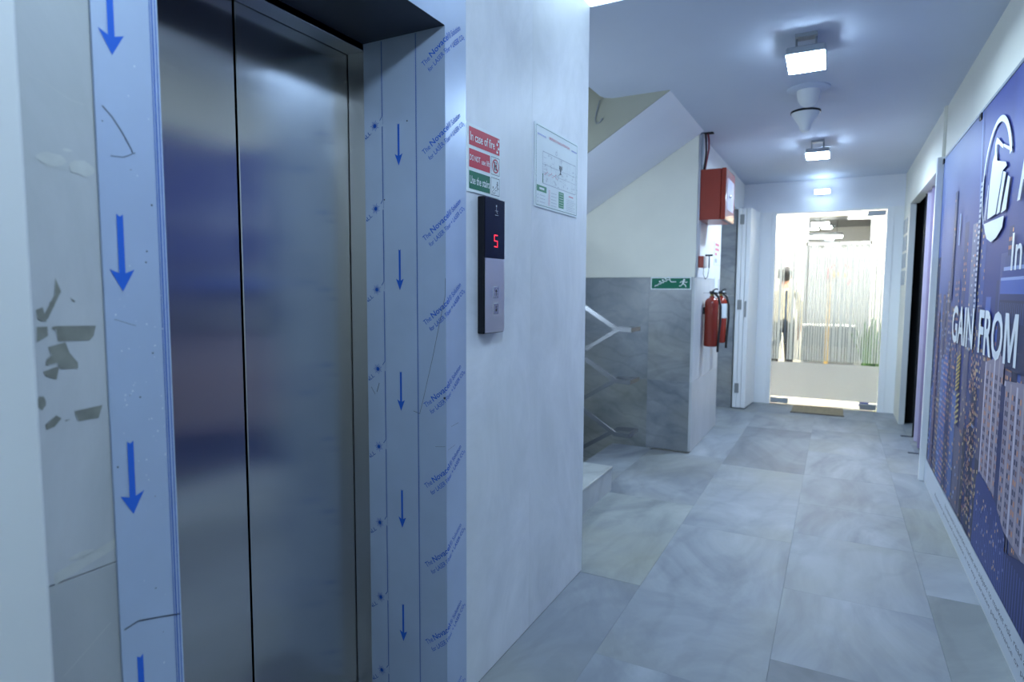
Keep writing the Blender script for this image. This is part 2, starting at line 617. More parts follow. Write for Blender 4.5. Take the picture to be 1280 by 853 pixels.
g = .0002
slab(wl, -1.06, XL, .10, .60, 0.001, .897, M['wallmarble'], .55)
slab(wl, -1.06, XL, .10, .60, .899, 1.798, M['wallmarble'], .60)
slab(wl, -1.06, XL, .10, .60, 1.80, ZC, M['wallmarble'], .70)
slab(wl, -1.06, XL, 1.64, 2.137 - g, 0.001, ZC, M['wallmarble'], 1.0)
slab(wl, -1.06, XL, 2.137 + g, 2.72, 0.001, ZC, M['wallmarble'], .99)
slab(wl, -1.06, XL, .60, 1.64, 2.29, ZC, M['wallmarble'], 1.0)
slab(wl, -3.2, -1.06, 2.70, 2.72, 0.001, ZC + 2.4, M['wallmarble'], .95)
# glue marks and torn paper left of the lift door
def on_left(u, v, d=.0008):
    return (XL + d, u, v)
def blob(cx, cz, rx, rz, n=13, jag=.3, seed=1):
    r = random.Random(seed)
    return poly2([(cx + rx * math.cos(2 * PI * i / n) * (1 - jag * r.random()), cz + rz * math.sin(2 * PI * i / n) * (1 - jag * r.random())) for i in range(n)])
marks = merge(
    poly2([(.503, 1.293), (.560, 1.291), (.556, 1.275), (.549, 1.268), (.505, 1.270)]),
    poly2([(.478, 1.293), (.492, 1.293), (.492, 1.279), (.477, 1.270)]),
    poly2([(.491, 1.262), (.515, 1.268), (.520, 1.251), (.531, 1.235), (.531, 1.226), (.507, 1.228), (.497, 1.245)]),
    poly2([(.483, 1.226), (.505, 1.233), (.500, 1.212), (.486, 1.219)]),
    poly2([(.506, 1.365), (.513, 1.345), (.508, 1.335), (.493, 1.304), (.483, 1.300), (.489, 1.312), (.504, 1.340)]),
    poly2([(.524, 1.336), (.532, 1.330), (.530, 1.328)]),
    poly2([(.522, 1.160), (.564, 1.163), (.557, 1.143), (.528, 1.143)]),
    poly2([(.482, 1.146), (.497, 1.158), (.504, 1.152), (.494, 1.141), (.483, 1.138)]),
    poly2([(.508, 1.148), (.516, 1.149), (.510, 1.146)]),
    blob(.478, 1.18, .007, .012, seed=3))
decal('glue_residue', marks, on_left, M['glue'], wl)
decal('glue_residue', merge(poly2([(.488, 1.243), (.498, 1.252), (.504, 1.238), (.487, 1.235)]), poly2([(.478, 1.318), (.487, 1.322), (.491, 1.300), (.480, 1.303)]), blob(.499, 1.325, .004, .006, seed=9), blob(.502, 1.29, .006, .003, seed=10)),
      lambda u, v: on_left(u, v, .0012), M['glue'], wl)
decal('faint_residue', merge(blob(.510, 1.540, .022, .012, seed=4), blob(.552, 1.535, .022, .014, seed=5),
                             blob(.532, 1.558, .008, .003, seed=6), poly2([(.482, .915), (.574, .938), (.574, .922), (.482, .897)]),
                             blob(.522, .930, .02, .006, seed=8)), on_left, M['gluepale'], wl)
decal('hairline_crack', merge(stroke([(.486, 1.655), (.510, 1.648), (.54, 1.634), (.56, 1.632)], .0009),
                              stroke([(.487, .748), (.56, .80)], .001)), on_left, M['gluepale'], wl)

# white painted wall end at the left edge of the picture
box('wall_left_return', -1.6, -.93, -3.0, .4257, 0, ZC, M['dullwhite'], bev=.004)['kind'] = 'structure'

# ---- right wall
wr = root('wall_right', (.8, 3, 0), kind='structure')
bm = bmesh.new()
add_box(bm, XR, .78, -3.0, 5.24, 0, ZC)
mk('wall_near', bm, M['cream'], wr)
box('door_reveal', .611, .662, 7.385, 7.40, 0, 2.235, M['dullwhite'], wr)
bm = bmesh.new()
add_box(bm, .61, .662, 7.40, 8.0, 0, ZC)
add_box(bm, .61, .685, 5.24, 7.40, 2.235, ZC)
mk('wall_far', bm, M['cream'], wr)
box('trim_1', .575, .615, 5.215, 5.262, 0, 2.28, M['gloss'], None, bev=.003)['kind'] = 'structure'
box('trim_2', .602, .618, 5.255, 5.30, 2.28, ZC, M['cream'], None)['kind'] = 'structure'
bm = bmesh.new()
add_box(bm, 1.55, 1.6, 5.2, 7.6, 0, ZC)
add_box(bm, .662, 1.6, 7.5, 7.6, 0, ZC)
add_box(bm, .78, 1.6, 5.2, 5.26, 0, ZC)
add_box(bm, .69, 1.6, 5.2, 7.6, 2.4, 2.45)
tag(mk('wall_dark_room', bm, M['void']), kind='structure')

# ---- ceiling of the corridor, with the void over the stairs left out
bm = bmesh.new()
add_prism(bm, [(XL - .3, -3.0), (XR + .2, -3.0), (XR + .2, 8.0), (-3.3, 8.0), (-3.3, 5.21), (-1.0, 5.21), (-1.0, 4.06), (-1.38, 4.06),
               (-1.425, 4.03), (-1.44, 3.98), (-1.44, 2.72), (XL - .3, 2.72)], 'z', ZC, ZC + .15)
tag(mk('ceiling', bm, M['ceil']), kind='structure')

# ---- wall behind the stairs and the pillar
ws = root('wall_stair', (-2, 5.8, 0), kind='structure')
bm = bmesh.new()
add_box(bm, -3.3, -1.06, 5.23, 6.43, -1.6, ZC)
add_box(bm, -1.50, -1.06, 6.43, 7.5, 2.28, ZC)
add_box(bm, -1.50, -1.06, 7.52, 8.0, 0, ZC)
add_box(bm, -3.4, -3.3, 2.6, 8.0, -1.6, 5.1)
mk('wall_core', bm, M['cream'], ws)
box('plaster_face', -3.3, -1.04, 5.215, 5.23, 1.468, ZC, M['cream'], ws)
for (x0, x1, z0, z1, t, tint) in ((-1.416, -1.06, .593, 1.465, 1.02, (1, 1, 1)), (-1.416, -1.06, .001, .593, .93, (.98, 1, 1.03)),
                            (-2.10, -1.416, .593, 1.465, .90, (.97, 1, 1.04)), (-2.10, -1.416, -.3, .593, .92, (1, 1, .93)),
                            (-2.8, -2.10, .593, 1.465, .95, (1, 1, 1)), (-2.8, -2.10, -.6, .593, .9, (1, 1, 1))):
    slab(ws, x0 + g, x1 - g, 5.208, 5.23, z0 + g, z1 - g, M['greymarble'], t, tint)
slab(ws, -1.06, XL, 5.208, 6.43, .001, .593, M['wallmarble'], .70)
slab(ws, -1.06, XL, 5.208, 6.43, .5945, 1.465, M['wallmarble'], .73)
box('plaster_face', -1.06, XL, 5.23, 8.0, 2.28, ZC, M['white'], ws)
box('plaster_face', -1.06, XL, 5.23, 6.43, 1.467, 2.28, M['white'], ws)
slab(ws, -1.50, XL, 7.50, 7.52, .001, 1.30, M['greymarble'], 1.15)
slab(ws, -1.50, XL, 7.50, 7.52, 1.302, 2.28, M['greymarble'], 1.2)
box('wall_side_room', -1.60, -1.50, 6.43, 7.6, 0, ZC, M['white'])['kind'] = 'structure'

# ---- upper part of the stairwell
bm = bmesh.new()
add_box(bm, -3.3, -1.44, 2.6, 2.7, ZC, 5.1)
add_box(bm, -1.44, -1.34, 2.6, 4.06, ZC + .15, 5.1)
add_box(bm, -3.3, -1.0, 4.08, 4.14, 3.3, 5.1)
add_box(bm, -3.3, -1.3, 2.6, 4.12, 5.0, 5.1)
tag(mk('wall_stairwell_upper', bm, M['olive']), kind='structure')

# ---- end wall with the glass door opening
wb = root('wall_back', (0, 8.03, 0), kind='structure')
bm = bmesh.new()
add_box(bm, -3.3, 1.7, 8.0, 8.06, 2.285, ZC)
mk('lintel', bm, M['lavender'], wb)
box('wall_panel', -3.3, -.72, 8.0, 8.06, 0, 2.285, M['gloss'], wb)
box('wall_panel', .515, 1.7, 8.0, 8.06, 0, 2.285, M['gloss'], wb)
fr = root('door_frame', (-.1, 8.0, 0), 'white painted frame around the far glass door', 'door frame')
box('jamb', -.72, -.672, 7.985, 8.06, 0, 2.285, M['gloss'], fr, bev=.003)
box('jamb', .45, .515, 7.985, 8.06, 0, 2.285, M['gloss'], fr, bev=.003)
box('head_jamb', -.672, .45, 7.985, 8.06, 2.262, 2.285, M['gloss'], fr)
# back of the corridor, behind the photographer
box('wall_behind', -1.6, .9, -3.1, -3.0, 0, ZC, M['cream'])['kind'] = 'structure'
box('baseboard_right', .606, .622, -2.9, 5.21, 0, .02, M['wallmarble'], None)['kind'] = 'structure'

# ---- reception room behind the glass door
box('floor_reception', -2.6, 2.2, 8.06, 14.0, -.1, 0, M['recfloor'])['kind'] = 'structure'
box('ceiling_reception', -2.6, 2.2, 8.06, 10.55, 2.62, 2.7, M['recwall'])['kind'] = 'structure'
bm = bmesh.new()
add_box(bm, -2.7, -2.6, 8.06, 14.0, 0, 2.7)
add_box(bm, 2.2, 2.3, 8.06, 14.0, 0, 2.7)
tag(mk('wall_reception_side', bm, M['recwall']), kind='structure')
bm = bmesh.new()
add_box(bm, -2.6, -.455, 10.55, 10.65, 0, 2.7)
add_box(bm, .425, 2.2, 10.55, 10.65, 0, 2.7)
add_box(bm, -.455, .425, 10.55, 10.65, 2.485, 2.7)
add_box(bm, -2.6, 2.2, 13.9, 14.0, 0, 2.7)
tag(mk('wall_reception_back', bm, M['recwall']), kind='structure')
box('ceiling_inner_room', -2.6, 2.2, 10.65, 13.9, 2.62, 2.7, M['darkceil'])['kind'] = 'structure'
wn = root('window_1', (0, 10.6, 0), kind='structure')
box('window_frame', -.455, .425, 10.56, 10.64, 2.05, 2.10, M['alum'], wn)
box('window_frame', -.455, -.425, 10.56, 10.64, .02, 2.485, M['alum'], wn)
box('window_frame', .40, .425, 10.56, 10.64, .02, 2.485, M['alum'], wn)
box('pane', -.425, .40, 10.595, 10.603, 2.10, 2.48, M['glass'], wn)
box('white_glass', -.40, .40, 10.595, 10.603, .02, 2.05, M['glasswhite'], wn)

# ================================================================== LIGHTS OF THE PLACE, PLUS AN ADDED STAIRWELL FILL
def floodlight(x, y, z, tilt, label, k=1.0):
    t = root('floodlight', (x, y, ZC), label, 'light', 'square floodlights under the corridor ceiling')
    R_ = Matrix.Translation((x, y, z)) @ Matrix.Rotation(-math.radians(tilt), 4, 'X')
    box('mounting_plate', x - .05, x + .05, y - .10, y - .04, ZC - .018, ZC, M['grey'], t)
    for sx in (-1, 1):
        tube('bracket_arm', [(x + sx * .045, y - .07, ZC - .012), (x + sx * .045, y - .06, z + .03), (x + sx * .045, y, z + .015)], .006, M['grey'], t, 6)
    hl = .084 if k == 1.5 else .125
    box('lamp_body', -.09, .09, -hl - .003, hl + .003, -.005, .035, M['grey'], t, bev=.006, M=R_)
    lm = M['lens'] if k == 1 else M['lens_near'] if k < 2 else M['lens_far']
    if k == 1.5:
        box('lens', -.087, .087, -hl, hl, -.045, -.005, lm, t, M=R_)
    else:                                     # a flat diffuser face in the housing, lit downwards only
        bm = bmesh.new()
        bm.faces.new([bm.verts.new(R_ @ Vector(p)) for p in ((-.087, hl, -.0055), (.087, hl, -.0055), (.087, -hl, -.0055), (-.087, -hl, -.0055))])
        mk('lens', bm, lm, t)
    return t


floodlight(-.19, 3.58, 2.52, 3, 'white square floodlight beside the conical ceiling fitting, nearest one in view')
floodlight(-.20, 6.02, 2.52, 1, 'small square floodlight farther down the ceiling, between cone fitting and far wall', 2)
floodlight(-.20, .75, 2.52, 0, 'square floodlight on the ceiling in front of the lift door', 1.5)
floodlight(-.20, -1.4, 2.52, 0, 'square floodlight on the ceiling behind the camera', 1.5)
t = root('wall_light', (-.198, 8.0, 2.47), 'short bright light bar on the wall above the glass door', 'light')
box('lamp_body', -.27, -.125, 7.885, 7.90, 2.452, 2.50, M['grey'], t, bev=.004)
box('bracket', -.21, -.185, 7.90, 8.0, 2.465, 2.485, M['grey'], t)
box('lens', -.272, -.123, 7.868, 7.884, 2.450, 2.498, mat('light_bar_lens', (.9, .9, .9), .4, emit=COOL, estr=30), t, bev=.003)
t = root('ceiling_light_panel', (-.75, 2.42, ZC), 'overexposed white light panel in the ceiling corner above the lift wall', 'light')
box('diffuser', -1.038, -.45, 2.12, 2.727, ZC - .006, ZC - .001, M['lpanel'], t)

t = root('ceiling_fitting', (-.21, 4.45, ZC), 'white cone and dome fitting hanging from a round ceiling plate', 'ceiling fitting')
TR = Matrix.Translation((-.215, 4.42, ZC))
lathe('ceiling_plate', [(.125, 0), (.125, -.006), (.115, -.012), (.07, -.016)], TR, M['ceil'], t, 32)
lathe('dome', [(.068, -.014), (.066, -.04), (.058, -.075), (.044, -.10), (.022, -.113), (.004, -.116)], TR, M['white'], t, 28)
TR2 = Matrix.Translation((-.235, 4.60, ZC))
lathe('cone_stem', [(.014, 0), (.014, -.09)], TR2, M['white'], t, 12)
lathe('dark_ring', [(.08, -.090), (.092, -.095), (.092, -.106), (.08, -.108)], TR2, M['black'], t, 28)
lathe('cone', [(.088, -.106), (.074, -.13), (.050, -.165), (.034, -.195), (.03, -.215), (.02, -.225), (.004, -.229)], TR2, M['white'], t, 28)

t = root('stairwell_fill_lamp', (-2.0, 2.72, 1.40), 'added unseen fill lamp over the rising stairs, on the back of the lift wall', 'light')  # added lamp out of view, brightens the stair wall and the soffit
TW = Matrix.Translation((-2.0, 2.72, 1.40)) @ Matrix.Rotation(-PI / 2, 4, 'X')
lathe('lamp_base', [(.15, 0), (.15, .03), (.13, .04)], TW, M['white'], t, 24)
lathe('globe', [(.125, .04), (.115, .075), (.08, .105), (.03, .12), (.004, .122)], TW, mat('fill_globe', (.9, .9, .9), .4, emit=(.68, .85, 1.0), estr=E_STAIR_FILL), t, 24)

# reception lamps
for k, (x0, x1, y0, y1) in enumerate(((-1.3, -.5, 8.7, 9.3), (.1, .9, 8.7, 9.3), (-1.3, -.5, 9.7, 10.3), (.1, .9, 9.7, 10.3))):
    t = root('reception_ceiling_light', ((x0 + x1) / 2, (y0 + y1) / 2, 2.62), 'warm square panel light in the reception ceiling, %s' % ('nearer the glass door on the left', 'nearer the glass door on the right', 'farther from the glass door on the left', 'farther from the glass door on the right')[k], 'light', 'reception panel lights')
    box('diffuser', x0, x1, y0, y1, 2.612, 2.619, M['rpanel'], t)
t = root('linear_lamp', (-.24, 12.5, 2.33), 'long straight lamp seen through the top pane behind the glass door', 'light')
box('lamp_body', -.62, .04, 12.45, 12.55, 2.352, 2.40, M['darkceil'], t)
box('diffuser', -.62, .04, 12.45, 12.55, 2.312, 2.351, M['lline'], t)
for x in (-.5, -.05):
    tube('cable', [(x, 12.5, 2.40), (x, 12.5, 2.62)], .004, M['black'], t, 6)
for (x0, x1, z0, z1, lab) in ((-.43, -.17, 2.44, 2.50, 'larger bright lamp above the long lamp behind the top pane'), (-.47, -.34, 2.44, 2.475, 'left small bright lamp just above the long lamp'), (-.30, -.13, 2.455, 2.495, 'right small bright lamp just above the long lamp')):
    yy = 11.6 if z1 > 2.497 else 12.3
    t = root('ceiling_lamp', ((x0 + x1) / 2, yy, 2.62), lab, 'light')
    box('diffuser', x0, x1, yy - .03, yy + .03, z0, z1, M['lline'], t, bev=.01)
    tube('cable', [((x0 + x1) / 2, yy, z1), ((x0 + x1) / 2, yy, 2.62)], .004, M['black'], t, 6)

# ================================================================== THE LIFT
lift = root('lift_door', (-1.42, 1.12, 0), 'brushed steel double lift door in the deep blue-filmed opening', 'lift door')
def panel(y0, y1, x):
    o = box('door_panel', x - .03, x, y0, y1, .006, 2.16, M['steel'], lift, bev=.002)
    return o
panel(.58, 1.1325, -1.414)
panel(1.1365, 1.575, -1.410)
box('door_jamb', -1.4075, -1.342, 1.5515, 1.60, 0, 2.112, M['steeldark'], lift, bev=.0015)
box('door_jamb', -1.4075, -1.342, .62, .68, 0, 2.112, M['steeldark'], lift, bev=.0015)
box('door_header', -1.4075, -1.342, .60, 1.62, 2.092, 2.16, M['steeldark'], lift, bev=.0015)
box('shaft_back', -1.58, -1.5, .55, 1.65, 0, 2.3, M['black'], lift)

sur = root('lift_surround', (-1.15, 1.12, 0), 'steel lift door surround wrapped in blue printed protective film', 'door surround')
# right casing: reveal + front strip, one folded sheet
bm = bmesh.new()
add_prism(bm, [(-1.342, 1.55), (-1.037, 1.55), (-1.037, 1.664), (-1.0395, 1.664), (-1.0395, 1.5525), (-1.342, 1.5525)], 'z', .001, 2.30)
cr = mk('film_casing', bm, M['film'], sur)
bm = bmesh.new()
add_prism(bm, [(-1.342, .68), (-1.035, .68), (-1.035, .573), (-1.0395, .573), (-1.0395, .6775), (-1.342, .6775)], 'z', .001, 2.30)
cl = mk('film_casing', bm, M['film'], sur)
bm = bmesh.new()
add_prism(bm, [(-1.0395, 2.116), (-1.0365, 2.113), (-1.0365, 2.30), (-1.0395, 2.30)], 'y', .68, 1.55)
ch = mk('header_casing', bm, M['film'], sur)
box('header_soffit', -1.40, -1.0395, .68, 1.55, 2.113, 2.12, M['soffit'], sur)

FOLD = -1.037 + 1.34  # unfolded coordinate of the corner
def on_right(u, v, d=.0007):
    """u runs from the inner edge of the reveal to the corner and then along the front strip"""
    if u <= FOLD: return (-1.34 + u, 1.55 - d, v)
    return (-1.037 + d, 1.55 + (u - FOLD), v)
def on_lstrip(u, v, d=.0007):
    return (-1.035 + d, u, v)
def arrow(cx, tip, top, wd, shaft):
    h = .030
    return poly2([(cx, tip), (cx + wd / 2, tip + h + .006), (cx + shaft / 2, tip + h), (cx + shaft / 2, top), (cx, top - .004), (cx - shaft / 2, top), (cx - shaft / 2, tip + h), (cx - wd / 2, tip + h + .006)])
def concave(cx, tip, top, wd, shaft):
    a = arrow(cx, tip, top, wd, shaft)[0]
    return a, [(7, 0, 6), (0, 1, 2), (0, 2, 6), (6, 2, 3, 4, 5)]
for k in range(5):
    z = 1.73 - k * .3815
    decal('printed_arrow', concave(.132, z, z + .127, .030, .0075), on_right, M['ink'], cr)
for k in range(-1, 6):
    z = 1.345 + .374 - k * .374
    if .05 < z < 2.15:
        decal('printed_arrow', concave(.602, z, z + .125, .040, .0105), on_lstrip, M['ink'], cl)
# ruled lines with the kink beside every star
ln = [stroke([(.198, .0), (.198, 2.11)], .0022), stroke([(.2005, .0), (.2005, 2.11)], .0007)]
pts = []
for k in range(9):
    zc = 1.859 - k * .2545
    pts += [(.069, zc + .09), (.069, zc + .028), (.063, zc + .022)]
    ln.append(stroke([(.069, zc + .25), (.069, zc + .026), (.060, zc + .014)], .0022))
    ln.append(stroke([(.0715, zc + .25), (.0715, zc + .0)], .0007))
decal('ruled_line', merge(*ln), on_right, M['inkthin'], cr)
for k in range(8):
    zc = 1.859 - k * .2545
    if zc < 0.03: continue
    rays = [stroke([(.040 + .004 * math.cos(a), zc + .004 * math.sin(a)), (.040 + (.013 + .004 * (i % 2)) * math.cos(a), zc + (.013 + .004 * (i % 2)) * math.sin(a))], .0013)
            for i, a in enumerate([2 * PI * j / 14 for j in range(14)])]
    decal('printed_star', merge(disc(.040, zc, .006, 12), *rays), on_right, M['ink'], cr)
LA = text_geo('The ', .0235)
LB = text_geo('Novacel', .0262, .012)
LB2 = text_geo('\u00ae Solution', .0235)
LC = text_geo('for LASER Fiber + LASER CO\u2082', .0205, .003)
def place(geo, x, y, ang, dx=0.0, dy=0.0):
    c, s = math.cos(ang), math.sin(ang)
    return [(x + (a + dx) * c - (b + dy) * s, y + (a + dx) * s + (b + dy) * c) for a, b in geo[0]], geo[1]
wa = max(v[0] for v in LA[0]) + .008
wb_ = wa + max(v[0] for v in LB[0]) + .002
def xfit(geo, a0, a1):
    lo, hi = min(v[0] for v in geo[0]), max(v[0] for v in geo[0])
    return [(a0 + (v[0] - lo) / (hi - lo) * (a1 - a0), v[1]) for v in geo[0]], geo[1]
for k in range(-1, 9):
    z = 2.016 - k * .2555 + .0
    if z > 2.02: continue
    ang = math.atan2(.15, .195)
    line1 = merge(xfit(LA, 0, .030), xfit(LB, .036, .120), xfit(LB2, .123, .200))
    line2 = xfit(LC, .006, .206)
    gtxt = merge(place(line1, .228, z - .008, ang), place(line2, .228, z - .008, ang, 0, -.027))
    gtxt = ([(a, max(.004, b)) for a, b in gtxt[0]], gtxt[1])
    decal('printed_text', gtxt, on_right, M['ink'], cr, cut=FOLD)
    z2 = z - .195
    if z2 > .03:
        tl = place(xfit(text_geo('ALL', .019, .003), -.012, .026), .006, z2, ang)
        tl = ([(max(.0015, a), b) for a, b in tl[0]], tl[1])
        decal('printed_text', tl, on_right, M['inkthin'], cr)
decal('ruled_line', merge(stroke([(.666, 0.01), (.666, 2.29)], .0012), stroke([(.670, 0.01), (.670, 2.29)], .0022), stroke([(.6755, 0.01), (.6755, 2.29)], .0016)), on_lstrip, M['inkthin'], cl)
rs = random.Random(5)
decal('scratch', merge(stroke([(.583, 1.636), (.598, 1.622), (.613, 1.60), (.626, 1.577), (.627, 1.572)], .0016),
                       stroke([(.592, 1.561), (.612, 1.562), (.632, 1.573)], .0009),
                       stroke([(.578, .779), (.602, .783), (.64, .772), (.677, .760)], .0022),
                       stroke([(.586, 1.30), (.62, 1.288)], .0006)), on_lstrip, M['scratch'], cl)
decal('scratch', merge(stroke([(.302, 1.385), (.30, 1.33), (.28, 1.25), (.253, 1.14), (.216, 1.005), (.204, .965)], .0012),
                       stroke([(.035, 1.02), (.045, 1.05)], .002), stroke([(.012, 1.035), (.028, 1.012)], .0012),
                       stroke([(.180, .972), (.204, .965)], .0012), stroke([(.262, .868), (.30, .872)], .0008),
                       stroke([(.33, .93), (.37, .935)], .0008), stroke([(.31, .86), (.35, .868)], .0007),
                       disc(.297, 1.022, .004, 8), disc(.28, 1.78, .002, 6), disc(.165, 1.86, .0025, 6), disc(.075, 1.63, .0025, 6)), on_right, M['scratch'], cr)
specks = [disc(rs.uniform(.585, .668), rs.choice([rs.uniform(.6, 2.1), rs.uniform(1.0, 1.35)]), rs.uniform(.0005, .0016), 6) for _ in range(60)]
decal('speck', merge(*specks), on_lstrip, M['speck'], cl)
decal('dark_speck', merge(*[disc(rs.uniform(.578, .66), rs.uniform(.55, 2.0), rs.uniform(.0008, .002), 6) for _ in range(16)]), on_lstrip, M['scratch'], cl)

# ---- call panel
cp = root('lift_call_panel', (-1.02, 1.80, 1.42), 'slim black and steel lift call panel showing a red number 5', 'call panel')
PX = -1.013
box('housing', XL, PX - .002, 1.737, 1.874, 1.207, 1.652, M['black'], cp, bev=.003)
box('display_glass', PX - .002, PX, 1.742, 1.873, 1.456, 1.650, M['blackglass'], cp)
box('steel_plate', PX - .002, PX, 1.742, 1.873, 1.2095, 1.455, M['panelsteel'], cp)
onp = lambda u, v, d=.0008: (PX + d, u, v)
def seg7(cx, cz, wd, h, lw):
    a, b = cx - wd / 2, cx + wd / 2
    return merge(rect(a, b, cz + h / 2 - lw, cz + h / 2), rect(a, a + lw, cz, cz + h / 2), rect(a, b, cz - lw / 2, cz + lw / 2), rect(b - lw, b, cz - h / 2, cz), rect(a, b, cz - h / 2, cz - h / 2 + lw))
decal('led_digit', seg7(1.812, 1.513, .024, .041, .0034), onp, M['led'], cp)
decal('etched_symbol', merge(disc(1.815, 1.628, .004, 10), stroke([(1.815, 1.624), (1.813, 1.612), (1.822, 1.603)], .002), stroke([(1.806, 1.612), (1.826, 1.612)], .0015), stroke([(1.805, 1.598), (1.828, 1.598)], .0015)), onp, M['signgrey'], cp)
for zc, d in ((1.343, 1), (1.288, -1)):
    b_ = box('button', PX - .001, PX + .0025, 1.795, 1.829, zc - .019, zc + .019, M['chrome'], cp, bev=.0015)
    decal('button_arrow', merge(poly2([(1.812, zc + d * .011), (1.806, zc + d * .002), (1.818, zc + d * .002)]), stroke([(1.812, zc + d * .003), (1.812, zc - d * .010)], .0018)), lambda u, v: (PX + .0031, u, v), M['signink'], b_)

# ---- fire sign on the lift wall
fs = root('fire_sign', (XL, 1.778, 1.765), 'white panel with red and green fire instructions above the lift call panel', 'sign')
SXP = XL + .004
box('sign_board', XL, SXP, 1.672, 1.884, 1.660, 1.870, M['paper'], fs)
ons = lambda d: (lambda u, v: (SXP + d, u, v))
decal('red_field', merge(rect(1.680, 1.876, 1.804, 1.860)), ons(.0006), M['signred'], fs)
decal('red_field', merge(rect(1.680, 1.812, 1.736, 1.793)), ons(.0006), M['signred'], fs)
decal('green_field', rect(1.680, 1.812, 1.669, 1.725), ons(.0006), M['signgreen'], fs)
decal('lettering', fit_text('In case of fire', 1.686, 1.842, 1.818, 1.846, .01), ons(.0012), M['paper'], fs)
decal('lettering', fit_text('DO NOT', 1.684, 1.748, 1.757, 1.775, .012), ons(.0012), M['paper'], fs)
decal('lettering', fit_text('use lift', 1.756, 1.808, 1.755, 1.773, .006), ons(.0012), M['paper'], fs)
decal('lettering', fit_text('Use the stairs', 1.684, 1.808, 1.685, 1.710, .012), ons(.0012), M['paper'], fs)
fl = lambda x, z, s: poly2([(x, z), (x + s * .8, z + s * .5), (x + s * .6, z + s * 1.3), (x + s * .25, z + s * .9), (x, z + s * 2), (x - s * .35, z + s), (x - s * .7, z + s * 1.4), (x - s * .7, z + s * .4)])
decal('flame_symbol', merge(*[fl(1.859 + (i % 2) * .009, 1.808 + i * .0125, .007) for i in range(4)]), ons(.0012), M['paper'], fs)
fr_ = lambda a, b, c, d: stroke([(a, c), (b, c), (b, d), (a, d), (a, c)], .0015)
decal('icon_frame', merge(fr_(1.820, 1.876, 1.736, 1.793), fr_(1.820, 1.876, 1.669, 1.725)), ons(.0006), M['signink'], fs)
decal('prohibition_ring', merge(arc(1.848, 1.765, .021, 0, 2 * PI, .004), stroke([(1.834, 1.780), (1.862, 1.750)], .004)), ons(.0012), M['signred'], fs)
decal('figure', merge(rect(1.840, 1.846, 1.752, 1.772), rect(1.850, 1.856, 1.752, 1.772), disc(1.843, 1.776, .003, 8), disc(1.853, 1.776, .003, 8)), ons(.0009), M['signink'], fs)
decal('figure', merge(stroke([(1.826, 1.675), (1.846, 1.675), (1.846, 1.685), (1.860, 1.685), (1.860, 1.692), (1.874, 1.692)], .0014), stroke([(1.826, 1.678), (1.858, 1.700)], .0012),
                      disc(1.862, 1.713, .003, 8), stroke([(1.862, 1.711), (1.861, 1.700), (1.866, 1.692)], .003), stroke([(1.855, 1.706), (1.868, 1.705)], .002), rect(1.830, 1.834, 1.690, 1.697)), ons(.0009), M['signink'], fs)

# ---- evacuation plan
ev = root('evacuation_plan', (XL, 2.373, 1.83), 'white evacuation floor plan sheet with green legend on the marble lift wall', 'sign')
EX = XL + .004
box('sign_board', XL, EX, 2.157, 2.589, 1.672, 1.988, M['paper'], ev)
one = lambda d: (lambda u, v: (EX + d, u, v))
decal('border_line', stroke([(2.166, 1.680), (2.580, 1.680), (2.580, 1.979), (2.166, 1.979), (2.166, 1.680)], .0022), one(.0006), mat('sign_green_line', (.08, .22, .18), .5), ev)
decal('title', fit_text('EMERGENCY EVACUATION PLAN', 2.285, 2.495, 1.947, 1.957, .01), one(.0006), M['signpink'], ev)
decal('corner_text', merge(rect(2.176, 2.255, 1.945, 1.951), rect(2.515, 2.576, 1.945, 1.951)), one(.0006), mat('pale_blue_print', (.32, .38, .62), .5), ev)['kind'] = 'stuff'
rp = random.Random(11)
pl = [stroke([(2.225, 1.768), (2.565, 1.768), (2.565, 1.890), (2.225, 1.890), (2.225, 1.768)], .0022), stroke([(2.225, 1.842), (2.565, 1.842)], .0012), stroke([(2.225, 1.812), (2.565, 1.812)], .0012)]
for k in range(24):
    x = 2.235 + k * .0142
    a, b = rp.choice([(1.842, 1.89), (1.768, 1.812), (1.812, 1.842), (1.768, 1.842)])
    pl.append(stroke([(x, a), (x, b)], .0009))
for k in range(34):
    x, z = rp.uniform(2.23, 2.54), rp.uniform(1.772, 1.884)
    pl.append(stroke([(x, z), (x + rp.uniform(.008, .03), z)], .001))
for k in range(22):
    x, z = rp.uniform(2.235, 2.55), rp.uniform(1.772, 1.884)
    pl.append(fr_(x, x + .008, z, z + .005))
decal('floor_plan', merge(*pl), one(.0006), M['signgrey'], ev)
decal('stair_core', merge(*[rect(2.385 + i * .006, 2.388 + i * .006, 1.845 + (i % 2) * .005, 1.862) for i in range(6)], rect(2.396, 2.402, 1.826, 1.850), stroke([(2.38, 1.82), (2.397, 1.832)], .002), stroke([(2.42, 1.822), (2.404, 1.832)], .002)), one(.0009), M['signink'], ev)
decal('north_mark', merge(fr_(2.35, 2.363, 1.898, 1.912), stroke([(2.345, 1.898), (2.365, 1.92)], .001)), one(.0006), M['signgrey'], ev)
decal('route_mark', merge(*[rect(2.24 + i * .013, 2.247 + i * .013, 1.803 + (i * 7 % 3) * .006, 1.806 + (i * 7 % 3) * .006) for i in range(10)]), one(.0010), M['signpink'], ev)
decal('exit_mark', rect(2.222, 2.229, 1.770, 1.805), one(.0010), M['signgreen'], ev)
decal('legend_field', merge(rect(2.172, 2.262, 1.733, 1.756), rect(2.383, 2.437, 1.692, 1.757)), one(.0006), mat('sign_pale_green', (.04, .27, .13), .5), ev)
decal('legend_lines', merge(rect(2.195, 2.24, 1.741, 1.749), *[rect(2.390, 2.430, 1.699 + i * .010, 1.7005 + i * .010) for i in range(6)]), one(.001), M['paper'], ev)
